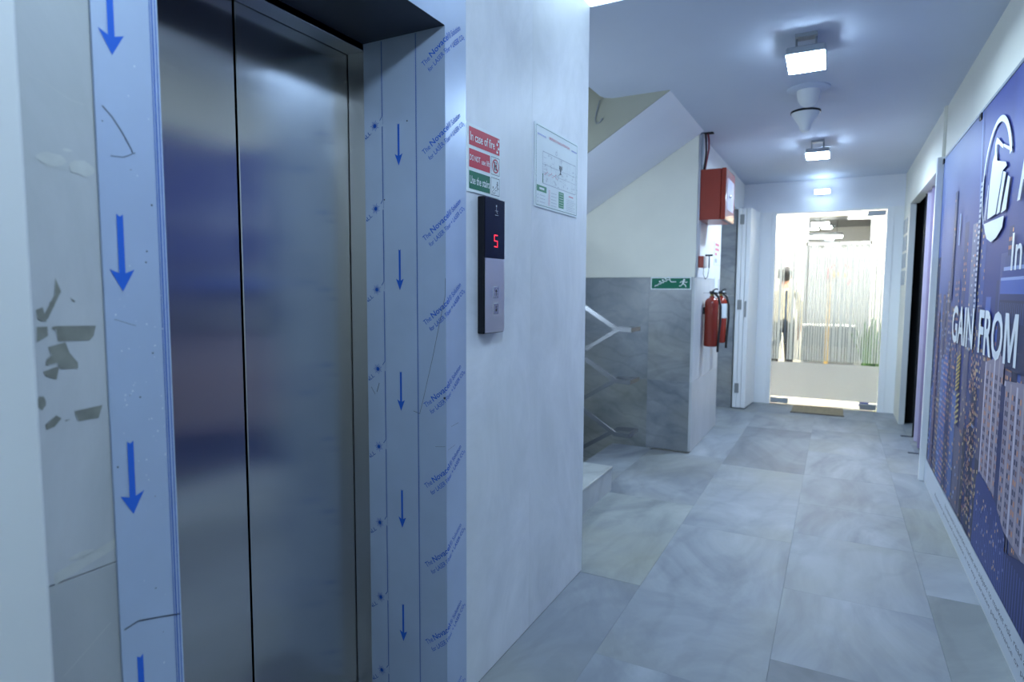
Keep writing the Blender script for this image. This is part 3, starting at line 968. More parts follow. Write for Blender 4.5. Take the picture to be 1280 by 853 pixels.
decal('legend_text', merge(*[merge(rect(2.18, 2.184, 1.690 + i * .013, 1.697 + i * .013), rect(2.20, 2.25, 1.693 + i * .013, 1.6945 + i * .013)) for i in range(3)], *[rect(2.305, 2.36, 1.690 + i * .0125, 1.6915 + i * .0125) for i in range(5)],
                          *[rect(2.465, 2.568 - (i * 13 % 5) * .007, 1.690 + i * .0075, 1.6912 + i * .0075) for i in range(7)]), one(.0006), M['signgrey'], ev)
decal('legend_symbols', merge(*[fr_(2.283, 2.293, 1.690 + i * .0125, 1.698 + i * .0125) for i in range(5)], rect(2.49, 2.54, 1.749, 1.753)), one(.0006), M['signpink'], ev)

# ================================================================== STAIRS
st = root('staircase', (-1.3, 3.34, 0), 'marble stairs going up behind the lift wall, bottom step showing', 'stairs')
for k in range(6):
    x1 = -1.303 - k * .28
    a = box('riser', x1 - .02, x1, 2.722, 3.945, (k * .165 if k else .001), k * .165 + .143, M['stepmarble'], st)
    b_ = box('tread', x1 - .30, x1 + .006, 2.722, 3.955, k * .165 + .143, k * .165 + .165, M['stepmarble'], st, bev=.003)
    b_.color = (.92, .93, .9, 1)
bm = bmesh.new()
add_prism(bm, [(-1.325, .0), (-1.325, .143), (-1.605, .143), (-1.605, .308), (-1.885, .308), (-1.885, .473), (-2.165, .473), (-2.165, .638), (-2.445, .638), (-2.445, .803), (-2.725, .803), (-2.725, .968), (-3.0, .968), (-3.0, .6), (-2.0, .0)], 'y', 3.925, 3.952)
o = mk('side_stringer', bm, M['stepmarble'], st)
o.color = (.95, .95, .97, 1)
sd = root('lower_staircase', (-1.72, 4.6, 0), 'marble stairs leading down beside the grey marble stair wall', 'stairs')
for k in range(5):
    x1 = -1.722 - k * .28
    b_ = box('tread', x1 - .30, x1 + .0, 3.975, 5.205, -.165 * (k + 1) - .022, -.165 * (k + 1), M['greymarble'], sd, bev=.002)
    box('riser', x1 - .02, x1 - .001, 3.975, 5.205, -.165 * (k + 1), -.165 * k - .022, M['greymarble'], sd)
# upper flight seen from below
bm = bmesh.new()
sl = .615
def zf(x): return 2.63 + (x + 1.0) * sl
add_prism(bm, [(-1.0, ZC + .002), (-1.0, ZC + .3), (-3.3, zf(-3.3) + .3), (-3.3, zf(-3.3))], 'y', 4.075, 5.207)
uf = root('ceiling_stair_flight', (-2, 4.6, 2.3), kind='structure')
mk('soffit', bm, M['lavender'], uf)
bm = bmesh.new()
add_prism(bm, [(-1.0, ZC + .002), (-3.3, zf(-3.3)), (-3.3, 3.6), (-1.0, 3.6)], 'y', 4.06, 4.075)
mk('side_board', bm, M['olive'], uf)
tube('cable', [(-1.46, 4.03, 2.62), (-1.485, 4.045, 2.56), (-1.50, 4.05, 2.50), (-1.487, 4.05, 2.475), (-1.462, 4.05, 2.482), (-1.445, 4.045, 2.505)], .004, M['grey'])
hook = [o for o in COL.objects if o.name.startswith('cable') and o.parent is None][0]
hook.name = 'loose_cable'
tag(hook, 'thin loose cable hook hanging at the ceiling edge over the stairs', 'cable')

hr = root('stair_handrail', (-1.25, 4.06, 0), 'satin steel stair handrail with three flat bars turning at the end', 'handrail')
for z in (1.092, .742, .382):
    o = tube('rail', [(-2.55, 3.96, z + .005 + 1.26 * .63), (-1.29, 3.96, z + .005), (-1.196, 3.96, z), (-1.196, 4.16, z), (-1.33, 4.16, z - .003), (-2.35, 4.16, z - 1.02 * .63)], 0, M['railsteel'], hr, flat=(.016, .029))
tube('post', [(-2.0, 3.96, .50), (-2.0, 3.96, 1.52)], .016, M['chrome'], hr)
tube('post', [(-2.0, 4.16, -.34), (-2.0, 4.16, .66)], .016, M['chrome'], hr)

gs = root('stairs_exit_sign', (-1.235, 5.208, 1.415), 'green and white running man stairs sign on grey marble wall', 'sign')
box('sign_board', -1.403, -1.067, 5.203, 5.208, 1.362, 1.466, M['paper'], gs)
ong = lambda d: (lambda u, v: (u, 5.203 - d, v))
decal('green_field', rect(-1.394, -1.076, 1.371, 1.457), ong(.0008), M['signgreen'], gs)
sp = [(-1.365 + i * .024, 1.385 + i * .012) for i in range(6)]
zig = []
for a, b in sp: zig += [(a, b), (a, b + .012)]
zig += [(-1.235, 1.457 - .03), (-1.19, 1.427)]
decal('stair_symbol', merge(stroke(zig, .007), *[disc(a + .015, b + .032, .008, 10) for a, b in sp[1:5:1]]), ong(.0014), M['paper'], gs)
decal('running_man', merge(disc(-1.125, 1.443, .009, 12), stroke([(-1.127, 1.435), (-1.135, 1.412)], .015), stroke([(-1.135, 1.412), (-1.115, 1.402), (-1.108, 1.383)], .008), stroke([(-1.135, 1.412), (-1.148, 1.395), (-1.165, 1.392)], .008),
                           stroke([(-1.128, 1.432), (-1.150, 1.430), (-1.157, 1.418)], .006), stroke([(-1.126, 1.432), (-1.108, 1.420), (-1.098, 1.427)], .006)), ong(.0014), M['paper'], gs)

# ================================================================== THINGS ON THE PILLAR
fb = root('fire_alarm_cabinet', (-.93, 5.48, 1.93), 'large red metal cabinet high on the pillar', 'cabinet')
box('body', XL, -.865, 5.26, 5.72, 1.932, 2.338, M['red'], fb, bev=.004)
d_ = box('door', -.862, -.826, 5.257, 5.723, 1.93, 2.34, M['redgloss'], fb, bev=.003)
box('window', -.826, -.8245, 5.33, 5.66, 2.02, 2.27, mat('pale_label', (.62, .56, .66), .12), d_)
lathe('knob', [(.014, 0), (.014, .012), (.009, .016)], Matrix.Translation((-.8245, 5.43, 2.13)) @ Matrix.Rotation(PI / 2, 4, 'Y'), M['chrome'], d_, 12)
cv = root('cable_conduit', (-1.02, 5.26, 2.5), 'grey conduit with dark and red cables running from the ceiling to the red cabinet', 'conduit')
box('trunking', XL, -1.012, 5.262, 5.30, 2.34, ZC, M['conduit'], cv, bev=.003)
tube('red_cable', [(-.985, 5.29, ZC), (-.975, 5.285, 2.58), (-.972, 5.28, 2.50), (-.985, 5.28, 2.42), (-1.0, 5.285, 2.335)], .007, M['wirered'], cv)
tube('black_cable', [(-1.0, 5.28, ZC), (-.995, 5.275, 2.56), (-.99, 5.27, 2.48), (-1.005, 5.275, 2.335)], .007, M['rubber'], cv)
box('hole', -1.03, -.94, 5.25, 5.32, ZC - .004, ZC + .0, M['void'], cv)
cw = root('wall_conduit', (-1.03, 5.23, 1.9), 'thin white pipe running down the pillar edge beside the red cabinet', 'conduit')
tube('pipe', [(-1.034, 5.247, 1.47), (-1.034, 5.247, 2.61)], .0085, M['white'], cw, 10)
tube('pipe', [(-1.028, 5.285, 1.64), (-1.028, 5.285, 1.931)], .008, M['white'], cw, 10)

mc = root('fire_call_point', (-1.0, 5.32, 1.59), 'small red break-glass box with a black hammer on the pillar', 'call point')
box('body', XL, -.985, 5.262, 5.36, 1.545, 1.640, M['red'], mc, bev=.003)
box('front_plate', -.985, -.972, 5.264, 5.358, 1.547, 1.638, mat('pale_front', (.65, .60, .58), .3), mc, bev=.002)
tube('hammer_handle', [(-.952, 5.33, 1.54), (-.952, 5.33, 1.645)], .005, M['rubber'], mc)
box('hammer_head', -.985, -.925, 5.32, 5.34, 1.640, 1.654, M['rubber'], mc, bev=.002)
tube('cord', [(-.99, 5.30, 1.545), (-.995, 5.32, 1.49), (-.985, 5.36, 1.452), (-.97, 5.38, 1.47), (-.96, 5.37, 1.535)], .0025, M['rubber'], mc, 6)


def extinguisher(y, lab, label_side):
    e = root('fire_extinguisher', (-.965, y, .86), lab, 'fire extinguisher', 'red fire extinguishers on the pillar')
    T = Matrix.Translation((-.970, y, .865))
    lathe('cylinder', [(.050, 0), (.058, .006), (.060, .02), (.060, .375), (.056, .400), (.042, .420), (.022, .432), (.018, .445)], T, M['redgloss'], e, 28)
    lathe('neck', [(.014, .44), (.016, .465), (.011, .47)], T, M['brass'], e, 16)
    box('valve', -.99, -.95, y - .018, y + .018, 1.325, 1.352, M['rubber'], e, bev=.004)
    tube('lever', [(-.965, y - .01, 1.355), (-.93, y - .035, 1.372), (-.915, y - .045, 1.366)], .005, M['rubber'], e, 6)
    tube('carry_handle', [(-.965, y - .01, 1.335), (-.93, y - .035, 1.338), (-.915, y - .045, 1.328)], .005, M['rubber'], e, 6)
    lathe('gauge', [(.012, 0), (.012, .012)], Matrix.Translation((-.949, y, 1.338)) @ Matrix.Rotation(PI / 2, 4, 'Y'), M['paper'], e, 12)
    tube('hose', [(-.95, y - .01, 1.335), (-.915, y + .0, 1.30), (-.895, y - .005, 1.22), (-.892, y - .01, 1.10), (-.900, y - .02, .97), (-.905, y - .025, .86), (-.905, y - .03, .82)], .010, M['rubber'], e, 8)
    bm = bmesh.new()
    rr = .0606
    a0, a1 = label_side
    n = 8
    V = []
    for i in range(n + 1):
        a = math.radians(a0 + (a1 - a0) * i / n)
        V.append([bm.verts.new((-.970 + rr * math.cos(a), y + rr * math.sin(a), z)) for z in (1.10, 1.235)])
    for i in range(n): bm.faces.new((V[i][0], V[i + 1][0], V[i + 1][1], V[i][1]))
    mk('label', bm, M['paper'], e, smooth=True)
    box('wall_bracket', XL, -1.024, y - .035, y + .035, 1.15, 1.21, M['rubber'], e)
    tube('hook_wire', [(XL + .002, y - .03, 1.335), (-.99, y - .025, 1.337), (-.972, y, 1.336)], .003, M['chrome'], e, 6)
    return e


extinguisher(5.62, 'red fire extinguisher nearest the pillar corner, its black hose hanging in front', (0, 60))
extinguisher(6.08, 'red fire extinguisher with a white label, half hidden behind the nearer one', (-80, 10))

ps = root('pillar_notice', (XL, 6.2, 1.72), 'small white notice with red blocks between call point and fire extinguishers', 'sign')
box('sign_board', XL, XL + .003, 6.06, 6.34, 1.60, 1.82, M['paper'], ps)
decal('red_block', merge(rect(6.09, 6.31, 1.78, 1.805), rect(6.09, 6.31, 1.735, 1.76), rect(6.09, 6.2, 1.69, 1.715)), lambda u, v: (XL + .0038, u, v), M['signpink'], ps)
decal('grey_block', merge(rect(6.09, 6.2, 1.62, 1.66)), lambda u, v: (XL + .0038, u, v), M['signgrey'], ps)
ps = root('pillar_label', (XL, 6.2, 1.42), 'narrow white label strip on the pillar just above the extinguishers', 'sign')
box('sign_board', XL, XL + .003, 6.13, 6.30, 1.38, 1.49, M['paper'], ps)

# ================================================================== DOORS AT THE END
fd = root('folding_door', (-.95, 7.72, 0), 'white folding door folded open against the left of the glass door', 'door')
for k, (x0, x1) in enumerate(((-1.026, -.984), (-.980, -.938))):
    box('leaf', x0, x1, 7.45, 7.985, .012, 2.285, M['gloss'], fd, bev=.003)
R_ = Matrix.Translation((-.934, 7.45, 0)) @ Matrix.Rotation(math.radians(-4.5), 4, 'Z')
box('leaf', 0, .046, 0, .53, .012, 2.285, M['gloss'], fd, bev=.003, M=R_)
for z in (2.16, 1.20, .24):
    box('hinge', -1.005, -.960, 7.444, 7.451, z - .055, z + .055, M['alum'], fd)
box('bolt', -.925, -.908, 7.440, 7.450, 1.06, 1.24, M['alum'], fd)

gd = root('glass_door', (-.11, 8.02, 0), 'clear glass door with white stripe film at the corridor end', 'door')
box('pane', -.670, .448, 8.018, 8.028, .012, 2.262, M['glass'], gd)
rs2 = random.Random(3)
bm = bmesh.new()
x = -.668
while x < .44:
    if -.565 < x < -.51:
        x = -.505
    wd = rs2.choice([.012, .014, .016, .018, .022, .034])
    add_box(bm, x, min(x + wd, .446), 8.0155, 8.0175, .545, 1.86 + rs2.uniform(-.03, .06))
    x += wd + rs2.choice([.008, .009, .011])
tag(mk('stripe_film', bm, M['strip'], gd), kind='stuff')
box('frosted_band', -.668, .446, 8.0155, 8.0175, .10, .515, M['frost'], gd)
box('patch_fitting', .265, .442, 8.008, 8.038, 2.195, 2.250, M['alum'], gd, bev=.003)
box('patch_fitting', .280, .442, 8.008, 8.038, .014, .075, M['alum'], gd, bev=.003)
box('patch_fitting', -.665, -.47, 8.008, 8.038, .014, .075, M['chrome'], gd, bev=.003)
tube('pull_handle', [(-.53, 7.985, .74), (-.53, 7.985, 1.36)], .014, M['alum'], gd, 10)
for z in (.80, 1.30):
    tube('handle_stud', [(-.53, 7.985, z), (-.53, 8.018, z)], .008, M['alum'], gd, 8)

dm = root('door_mat', (-.14, 7.76, 0), 'flat tan coir doormat in front of the glass door', 'doormat')
box('coir_pad', -.405, .115, 7.52, 7.985, .001, .014, M['mat'], dm, bev=.003)
box('edge_band', -.412, .122, 7.505, 7.522, .001, .012, mat('mat_edge', (.16, .13, .10), .8), dm)

# ---- curtained doorway on the right
ct = root('pleated_curtain', (.70, 6.2, 0), 'lilac pleated folding curtain drawn in the doorway right', 'curtain')
n = 0
y = 5.30
while y < 6.65:
    bm = bmesh.new()
    w_ = .27
    P = [(.718, y), (.670, y + w_ * .35), (.666, y + w_ * .5), (.670, y + w_ * .65), (.718, y + w_), (.724, y + w_), (.676, y + w_ * .6), (.676, y + w_ * .4), (.724, y)]
    add_prism(bm, P, 'z', .015, 2.232)
    mk('pleat', bm, M['curtain'] if n % 2 == 0 else M['curtain_shaded'], ct)
    n += 1
    y += w_ + .012
box('leading_edge', .668, .722, y - .004, y + .006, .012, 2.232, M['black'], ct)
tag(box('floor_strip', .585, .70, 6.76, 6.80, .0005, .004, M['scratch']), 'dark slot strip in the floor by the curtain, farther one', 'floor strip')
tag(box('floor_strip', .585, .70, 6.07, 6.10, .0005, .004, M['scratch']), 'dark slot strip in the floor by the curtain, nearer the banner', 'floor strip')
for k, z in enumerate((2.04, 1.86, 1.68, 1.50)):
    lab = ['topmost', 'second from top', 'third from top', 'lowest'][k]
    tag(box('wall_plaque', .604, .61, 7.56, 7.93, z - .075, z + .075, mat('plaque_grey', (.38, .42, .46), .35), None, bev=.002), 'small grey wall plaque right of the glass door, %s of four' % lab, 'plaque', 'grey wall plaques')

# ================================================================== THE BANNER
BX = .612
bn = root('wall_banner', (BX, 3.2, 0), 'large blue night city banner with white lettering on the right wall', 'banner')
YF, YN = 5.205, .9
box('vinyl_sheet', BX, XR, YN, YF, .012, 2.262, M['bannerback'], bn)
UMAX = YF - YN
onb = lambda layer: (lambda u, v: (BX - .0003 - .00004 * layer, YF - u, v))


class Ink:
    def __init__(s): s.v, s.f, s.c = [], [], []
    def q(s, u0, u1, v0, v1, c, c2=None, layer=0):
        k = len(s.v)
        f = onb(layer)
        s.v += [f(u0, v0), f(u1, v0), f(u1, v1), f(u0, v1)]
        s.f.append((k, k + 1, k + 2, k + 3))
        c2 = c2 or c
        s.c += [c, c, c2, c2]
    def p(s, pts, c, layer=0):
        k = len(s.v)
        f = onb(layer)
        s.v += [f(*p) for p in pts]
        s.f.append(tuple(range(k, k + len(pts))))
        s.c += [c] * len(pts)
    def build(s, name, parent):
        me = bpy.data.meshes.new(name)
        ctr = Vector((BX, (YF + YN) / 2, 1.2))
        me.from_pydata([Vector(a) - ctr for a in s.v], [], s.f)
        at = me.color_attributes.new('ink', 'FLOAT_COLOR', 'POINT')
        for i, c in enumerate(s.c): at.data[i].color = (*c, 1)
        me.materials.append(M['ink_banner'])
        o = bpy.data.objects.new(name, me)
        COL.objects.link(o)
        o.parent = parent
        o.location = ctr - WORLD_LOC[parent.name]
        return o


def mixc(a, b, t): return tuple(a[i] + (b[i] - a[i]) * t for i in range(3))


rb = random.Random(21)
VB = .172
sky = Ink()


def skycol(u, v):
    t = (v - VB) / (2.262 - VB)
    far = max(0, 1 - u / 1.7)
    c = mixc(lin(48, 56, 108), lin(56, 72, 152), t)
    k = .5 + .5 * math.sin(u * 5.1 + v * 3.3 + 1.2 * math.sin(u * 2.3 - v * 4.1))
    haze = far * max(0, min(1, (t - .3) * 1.7)) * (.55 + .45 * k)
    c = mixc(c, lin(112, 136, 206), haze)
    c = mixc(c, lin(40, 48, 116), max(0, min(1, (u - .75 - (2.26 - v) * .5) * 2.2)) * .55 if u < 2.0 else .4 * k)
    return c


NI, NJ = 60, 30
k0 = len(sky.v)
for j in range(NJ + 1):
    for i in range(NI + 1):
        u, v = UMAX * i / NI, VB + (2.262 - VB) * j / NJ
        sky.v.append(onb(0)(u, v))
        sky.c.append(skycol(u, v))
for j in range(NJ):
    for i in range(NI):
        q = k0 + j * (NI + 1) + i
        sky.f.append((q, q + 1, q + NI + 2, q + NI + 1))
o = sky.build('printed_sky', bn)

BCOL = [(50, 58, 110), (60, 70, 126), (74, 84, 138), (96, 88, 118), (54, 78, 150), (74, 98, 172), (104, 98, 126), (40, 44, 84), (60, 56, 80), (86, 108, 170)]
WCOL = [(214, 160, 104), (232, 190, 120), (176, 120, 90), (150, 170, 220), (120, 140, 200), (206, 150, 120), (240, 214, 160)]


LV = [1.0]


def tower(ink, u0, u1, v1, col, lit, layer, nx=None, ny=None, v0=VB, warm=None):
    layer = LV[0]
    LV[0] += 1.0
    ink.q(u0, u1, v0, v1, tuple(x * .8 for x in lin(*col)), lin(*col), layer=layer)
    nx = nx or max(2, int((u1 - u0) / .022))
    ny = ny or max(4, int((v1 - v0) / .034))
    for a in range(nx):
        for b in range(ny):
            if rb.random() < lit:
                x = u0 + (u1 - u0) * (a + .2) / nx
                z = v0 + (v1 - v0) * (b + .25) / ny
                ink.q(x, x + (u1 - u0) / nx * .55, z, z + (v1 - v0) / ny * .45, lin(*rb.choice(warm or WCOL)), layer=layer + .5)


for layer, (lo, hi, num, lit) in ((2, (1.25, 1.78, 34, .16)), (4, (.95, 1.45, 34, .24)), (6, (.55, 1.05, 30, .30))):
    t = Ink()
    for k in range(num):
        u = UMAX * (k + rb.uniform(-.3, .6)) / num
        wd = rb.uniform(.07, .17)
        tower(t, max(0, u), min(UMAX, max(0, u) + wd), rb.uniform(lo, hi) - (.12 if u > 1.6 else 0), rb.choice(BCOL), lit * rb.choice([.3, .8, 1.3, 2.2]), layer, warm=rb.choice([None, [(232, 170, 110), (214, 140, 90)], [(150, 176, 236), (190, 204, 240)], [(236, 206, 140), (196, 150, 110)]]))
    o = t.build('printed_towers', bn)
sp = Ink()
# pinkish tall tower at the far edge, pale twisted tower under the seam
tower(sp, .16, .27, 1.22, (112, 92, 122), .12, 8)
tower(sp, .62, .70, 1.95, (56, 66, 126), .1, 8, v0=1.3)
sp.q(.83, .86, 1.62, 1.80, lin(150, 180, 235), layer=137)
tower(sp, 1.24, 1.36, 1.70, (120, 124, 160), .35, 8, nx=3, ny=26, v0=1.05, warm=[(226, 190, 150), (200, 206, 226), (236, 160, 96)])
for k in range(30):
    sp.q(1.385, 1.425, 1.12 + k * .026, 1.135 + k * .026, lin(188, 194, 216), layer=140)
sp.q(1.375, 1.435, 1.10, 1.92, lin(66, 76, 128), layer=137)
# light streets between towers
for k in range(260):
    u = rb.gauss(1.50, .07)
    z = rb.uniform(.22, 1.02)
    s = rb.uniform(.004, .012)
    sp.q(u, u + s, z, z + s * 1.4, lin(*rb.choice([(214, 160, 120), (190, 130, 110), (150, 130, 150), (240, 200, 150)])), layer=131 + (k % 14) * .6)
for k in range(9):
    z = .80 + k * .022
    sp.p([(1.02, z), (1.13, z + .035), (1.13, z + .045), (1.02, z + .010)], lin(206, 180, 100), layer=137)
for k in range(6):
    z = .62 + k * .03
    sp.p([(1.06, z), (1.16, z + .03), (1.16, z + .042), (1.06, z + .012)], lin(190, 170, 110), layer=137)
# blue banded tower top at the right
for k, (z0, z1, c) in enumerate(((1.05, 1.32, (36, 42, 86)), (1.32, 1.345, (40, 52, 110)), (1.345, 1.40, (64, 94, 178)), (1.40, 1.412, (140, 160, 210)), (1.412, 1.44, (52, 70, 140)), (1.44, 1.455, (150, 166, 214)), (1.455, 1.50, (70, 80, 130)))):
    sp.q(1.94 + max(0, k - 3) * .02, 2.75, z0, z1, lin(*c), layer=137)
for k in range(26):
    sp.q(1.96 + k * .03, 1.968 + k * .03, 1.23, 1.31, lin(70, 84, 140), layer=140)
# foreground stone building with paired windows
def facade(ink, u0, u1, v0, v1a, v1b, bays, floors, layer):
    ink.p([(u0, v0 + .02), (u1, v0 - .01), (u1, v1b), (u0, v1a)], lin(150, 138, 158), layer=layer)
    bw = (u1 - u0) / bays
    for a in range(bays):
        x = u0 + a * bw
        ink.q(x, x + bw * .24, v0 + .01, v1a if a < bays / 2 else v1b, lin(198, 190, 206) if a % 2 == 0 else lin(176, 160, 170), layer=layer + 3)
        for b in range(floors):
            z = v0 + .03 + b * (v1a - v0 - .05) / floors
            for s in (.38, .66):
                ink.q(x + bw * s, x + bw * (s + .18), z, z + .021, lin(*rb.choice([(46, 46, 84), (58, 54, 88), (46, 46, 84), (120, 84, 90), (206, 140, 100)])), layer=layer + 3)
facade(sp, 1.76, 2.10, .52, 1.04, 1.10, 4, 13, 143)
facade(sp, 2.13, 2.60, .42, 1.00, 1.04, 5, 14, 143)
facade(sp, 2.65, 3.2, .5, .9, 1.1, 5, 12, 143)
sp.q(2.08, 2.15, .30, .98, lin(44, 50, 104), layer=149)
# blue low-rise in front of it
sp.p([(1.70, VB), (2.30, VB), (2.30, .42), (2.10, .50), (1.78, .54), (1.72, .50)], lin(44, 56, 122), layer=152)
for k in range(20):
    u = 1.72 + k * .03
    sp.q(u, u + .006, VB, .40 + .05 * math.sin(k), lin(92, 108, 176), layer=155)
for k in range(60):
    u, z = rb.uniform(1.72, 2.3), rb.uniform(.2, .45)
    sp.q(u, u + .012, z, z + .012, lin(*rb.choice([(150, 150, 190), (220, 180, 140), (90, 110, 180)])), layer=158 + (k % 12) * .6)
sp.p([(2.3, VB), (3.2, VB), (3.2, .5), (2.56, .42), (2.3, .36)], lin(38, 46, 104), layer=152)
for k in range(24):
    u = 2.32 + k * .036
    sp.q(u, u + .008, VB, .36, lin(80, 94, 160), layer=155)
sp.build('printed_landmark_towers', bn)
# seam crease
sm = Ink()
sm.p([(1.316, 2.26), (1.326, 2.26), (1.446, 1.27), (1.432, 1.27)], lin(92, 130, 210), layer=134)
sm.build('crease', bn)
decal('white_strip', rect(0.0, UMAX, .014, VB), onb(175), mat('banner_strip', (.66, .70, .78), .4), bn)
inkg = mat('banner_small_print', (.07, .08, .13), .5)
decal('small_print', fit_text('Investments in securities market are subject to market risk, read all the related documents carefully before investing.', .95, 4.0, .098, .132, .004), onb(176), inkg, bn)
decal('small_print', fit_text('Registration granted and certification in no way guarantee performance or provide any assurance of returns to investors.', .55, 3.9, .052, .080, .002), onb(176), inkg, bn)
Y = lambda y: YF - y
MGLY = [(0, 0), (0, 1), (.27, 1), (.5, .38), (.73, 1), (1, 1), (1, 0), (.81, 0), (.81, .70), (.58, .06), (.42, .06), (.19, .70), (.19, 0)]
decal('lettering', fit_text('GAIN', Y(4.404), Y(3.775), 1.064, 1.275, .022), onb(177), M['bannerwhite'], bn)
decal('lettering', fit_text('FRO', Y(3.640), Y(3.155), 1.062, 1.272, .022), onb(177), M['bannerwhite'], bn)
decal('lettering', poly2([(Y(3.130) + a * .207, 1.065 + b * .204) for a, b in MGLY]), onb(177), M['bannerwhite'], bn)
decal('lettering', fit_text('In', Y(3.105), Y(2.945), 1.438, 1.585, .008), onb(177), M['bannerwhite'], bn)
decal('lettering', fit_text('A', Y(3.075), Y(2.83), 1.706, 1.96, .008), onb(177), M['bannerwhite'], bn)
cvt = lambda pts: [(Y(a), b) for a, b in pts]
ringp = arc(Y(3.492), 1.846, .268, math.radians(17), math.radians(220), .034, 48, .010)
decal('emblem_ring', merge(ringp), onb(177), M['bannerwhite'], bn)
decal('emblem_wedge', poly2(cvt([(3.235, 1.955), (3.217, 1.923), (3.373, 1.974), (3.378, 1.988), (3.262, 1.952)])), onb(178), M['bannerwhite'], bn)
logo = merge(
             poly2(cvt([(3.514, 2.043), (3.474, 2.027), (3.380, 1.984), (3.385, 1.970), (3.482, 2.008), (3.520, 2.012)])),
             poly2(cvt([(3.514, 2.043), (3.515, 1.986), (3.541, 1.975), (3.545, 2.021)])),
             poly2(cvt([(3.541, 1.975), (3.515, 1.986), (3.482, 1.935), (3.312, 1.900), (3.287, 1.880), (3.360, 1.873), (3.446, 1.697), (3.615, 1.690), (3.606, 1.852), (3.578, 1.948)])),
             poly2(cvt([(3.348, 1.867), (3.299, 1.854), (3.369, 1.697), (3.426, 1.691)])),
             poly2(cvt([(3.256, 1.835), (3.218, 1.821), (3.253, 1.695), (3.34, 1.689)])),
             poly2(cvt([(3.64, 1.85), (3.63, 1.85), (3.655, 1.69), (3.665, 1.69)])), poly2(cvt([(3.66, 1.80), (3.652, 1.80), (3.68, 1.69), (3.69, 1.69)])),
             poly2(cvt([(3.684, 1.675), (3.285, 1.673), (3.298, 1.626), (3.40, 1.590), (3.504, 1.578), (3.60, 1.600), (3.645, 1.632)])))
decal('emblem', logo, onb(179), M['bannerwhite'], bn)
for (y, z) in ((5.19, 2.244), (3.955, 2.240), (2.7, 2.24)):
    box('clip', BX - .008, BX, y - .022, y + .022, z - .018, z + .018, M['black'], bn, bev=.003)
box('hem_rail', BX - .004, XR, YN, YF, 2.256, 2.270, M['grey'], bn)

# ================================================================== RECEPTION THINGS
ds = root('reception_desk', (-.08, 9.9, 0), 'dark grey desk behind the striped glass door', 'desk')
box('desk_top', -.43, .27, 9.7, 10.3, .85, .875, M['desktop'], ds, bev=.003)
box('edge_band', -.43, .27, 9.69, 9.70, .845, .875, M['desk'], ds)
box('modesty_panel', -.41, .25, 9.76, 9.78, .05, .58, M['desk'], ds)
box('back_panel', -.41, .25, 10.0, 10.02, .30, .845, M['grey'], ds)
for x in (-.42, .24):
    box('leg', x, x + .03, 9.72, 10.28, 0, .85, M['alum'], ds)
pr_ = root('wooden_post', (-.102, 9.62, 0), 'slim yellow wooden post standing behind the striped glass door', 'post')
bm = bmesh.new()
add_prism(bm, [(-.127, .012), (-.077, .012), (-.087, 1.56), (-.117, 1.56)], 'y', 9.60, 9.64)
mk('shaft', bm, M['wood'], pr_)
lathe('base', [(.12, 0), (.12, .01), (.03, .02)], Matrix.Translation((-.102, 9.62, 0)), M['wood'], pr_)
em = root('round_emblem', (0, 10.55, 1.65), 'round red and orange wall emblem seen through the striped glass', 'emblem')
one_ = lambda u, v: (u, 10.588, v)
decal('red_arc', merge(arc(.02, 1.60, .17, .5, 1.3, .03), arc(.02, 1.60, .17, 1.7, 3.4, .03), arc(.02, 1.60, .17, -.9, .2, .025)), one_, M['emblemred'], em)
decal('orange_shape', merge(disc(-.04, 1.62, .05, 12), disc(.10, 1.60, .03, 10)), one_, M['orange'], em)
pp = root('potted_plant', (.40, 8.95, 0), 'bushy green plant in a green pot right behind the glass door', 'plant')
lathe('pot', [(.09, 0), (.12, .25), (.13, .27), (.11, .27), (.10, .24)], Matrix.Translation((.40, 9.0, 0)), M['pot'], pp)
bm = bmesh.new()
add_prism(bm, [(0, 0), (.022, .12), (.026, .35), (.014, .58), (0, .72), (-.014, .58), (-.026, .35), (-.022, .12)], 'y', -.0015, .0015)
leaf0 = mk('leaf', bm, M['leaf'], pp, center=(0, 0, 0))
rl = random.Random(9)
for k in range(26):
    l_ = leaf0 if k == 0 else leaf0.copy()
    if k: COL.objects.link(l_); l_.parent = pp
    a = rl.uniform(0, 2 * PI)
    l_.location = Vector((.40 + .05 * math.cos(a), 9.0 + .05 * math.sin(a), .24)) - WORLD_LOC[pp.name]
    l_.rotation_euler = (rl.uniform(-.32, .32), rl.uniform(-.32, .32), a)
    s = rl.uniform(.75, 1.2)
    l_.scale = (1.2, 1, s)
bs = root('blue_slipper', (.37, 8.3, 0), 'dark blue slipper lying behind the bottom right of the glass door', 'slipper')
bm = bmesh.new()
add_box(bm, .28, .46, 8.28, 8.36, .001, .03, bev=.012, seg=2)
mk('sole', bm, M['bluecloth'], bs)
bm = bmesh.new()
add_prism(bm, [(8.28, .03), (8.36, .03), (8.352, .055), (8.335, .068), (8.305, .068), (8.288, .055)], 'x', .29, .38)
mk('upper', bm, M['bluecloth'], bs)

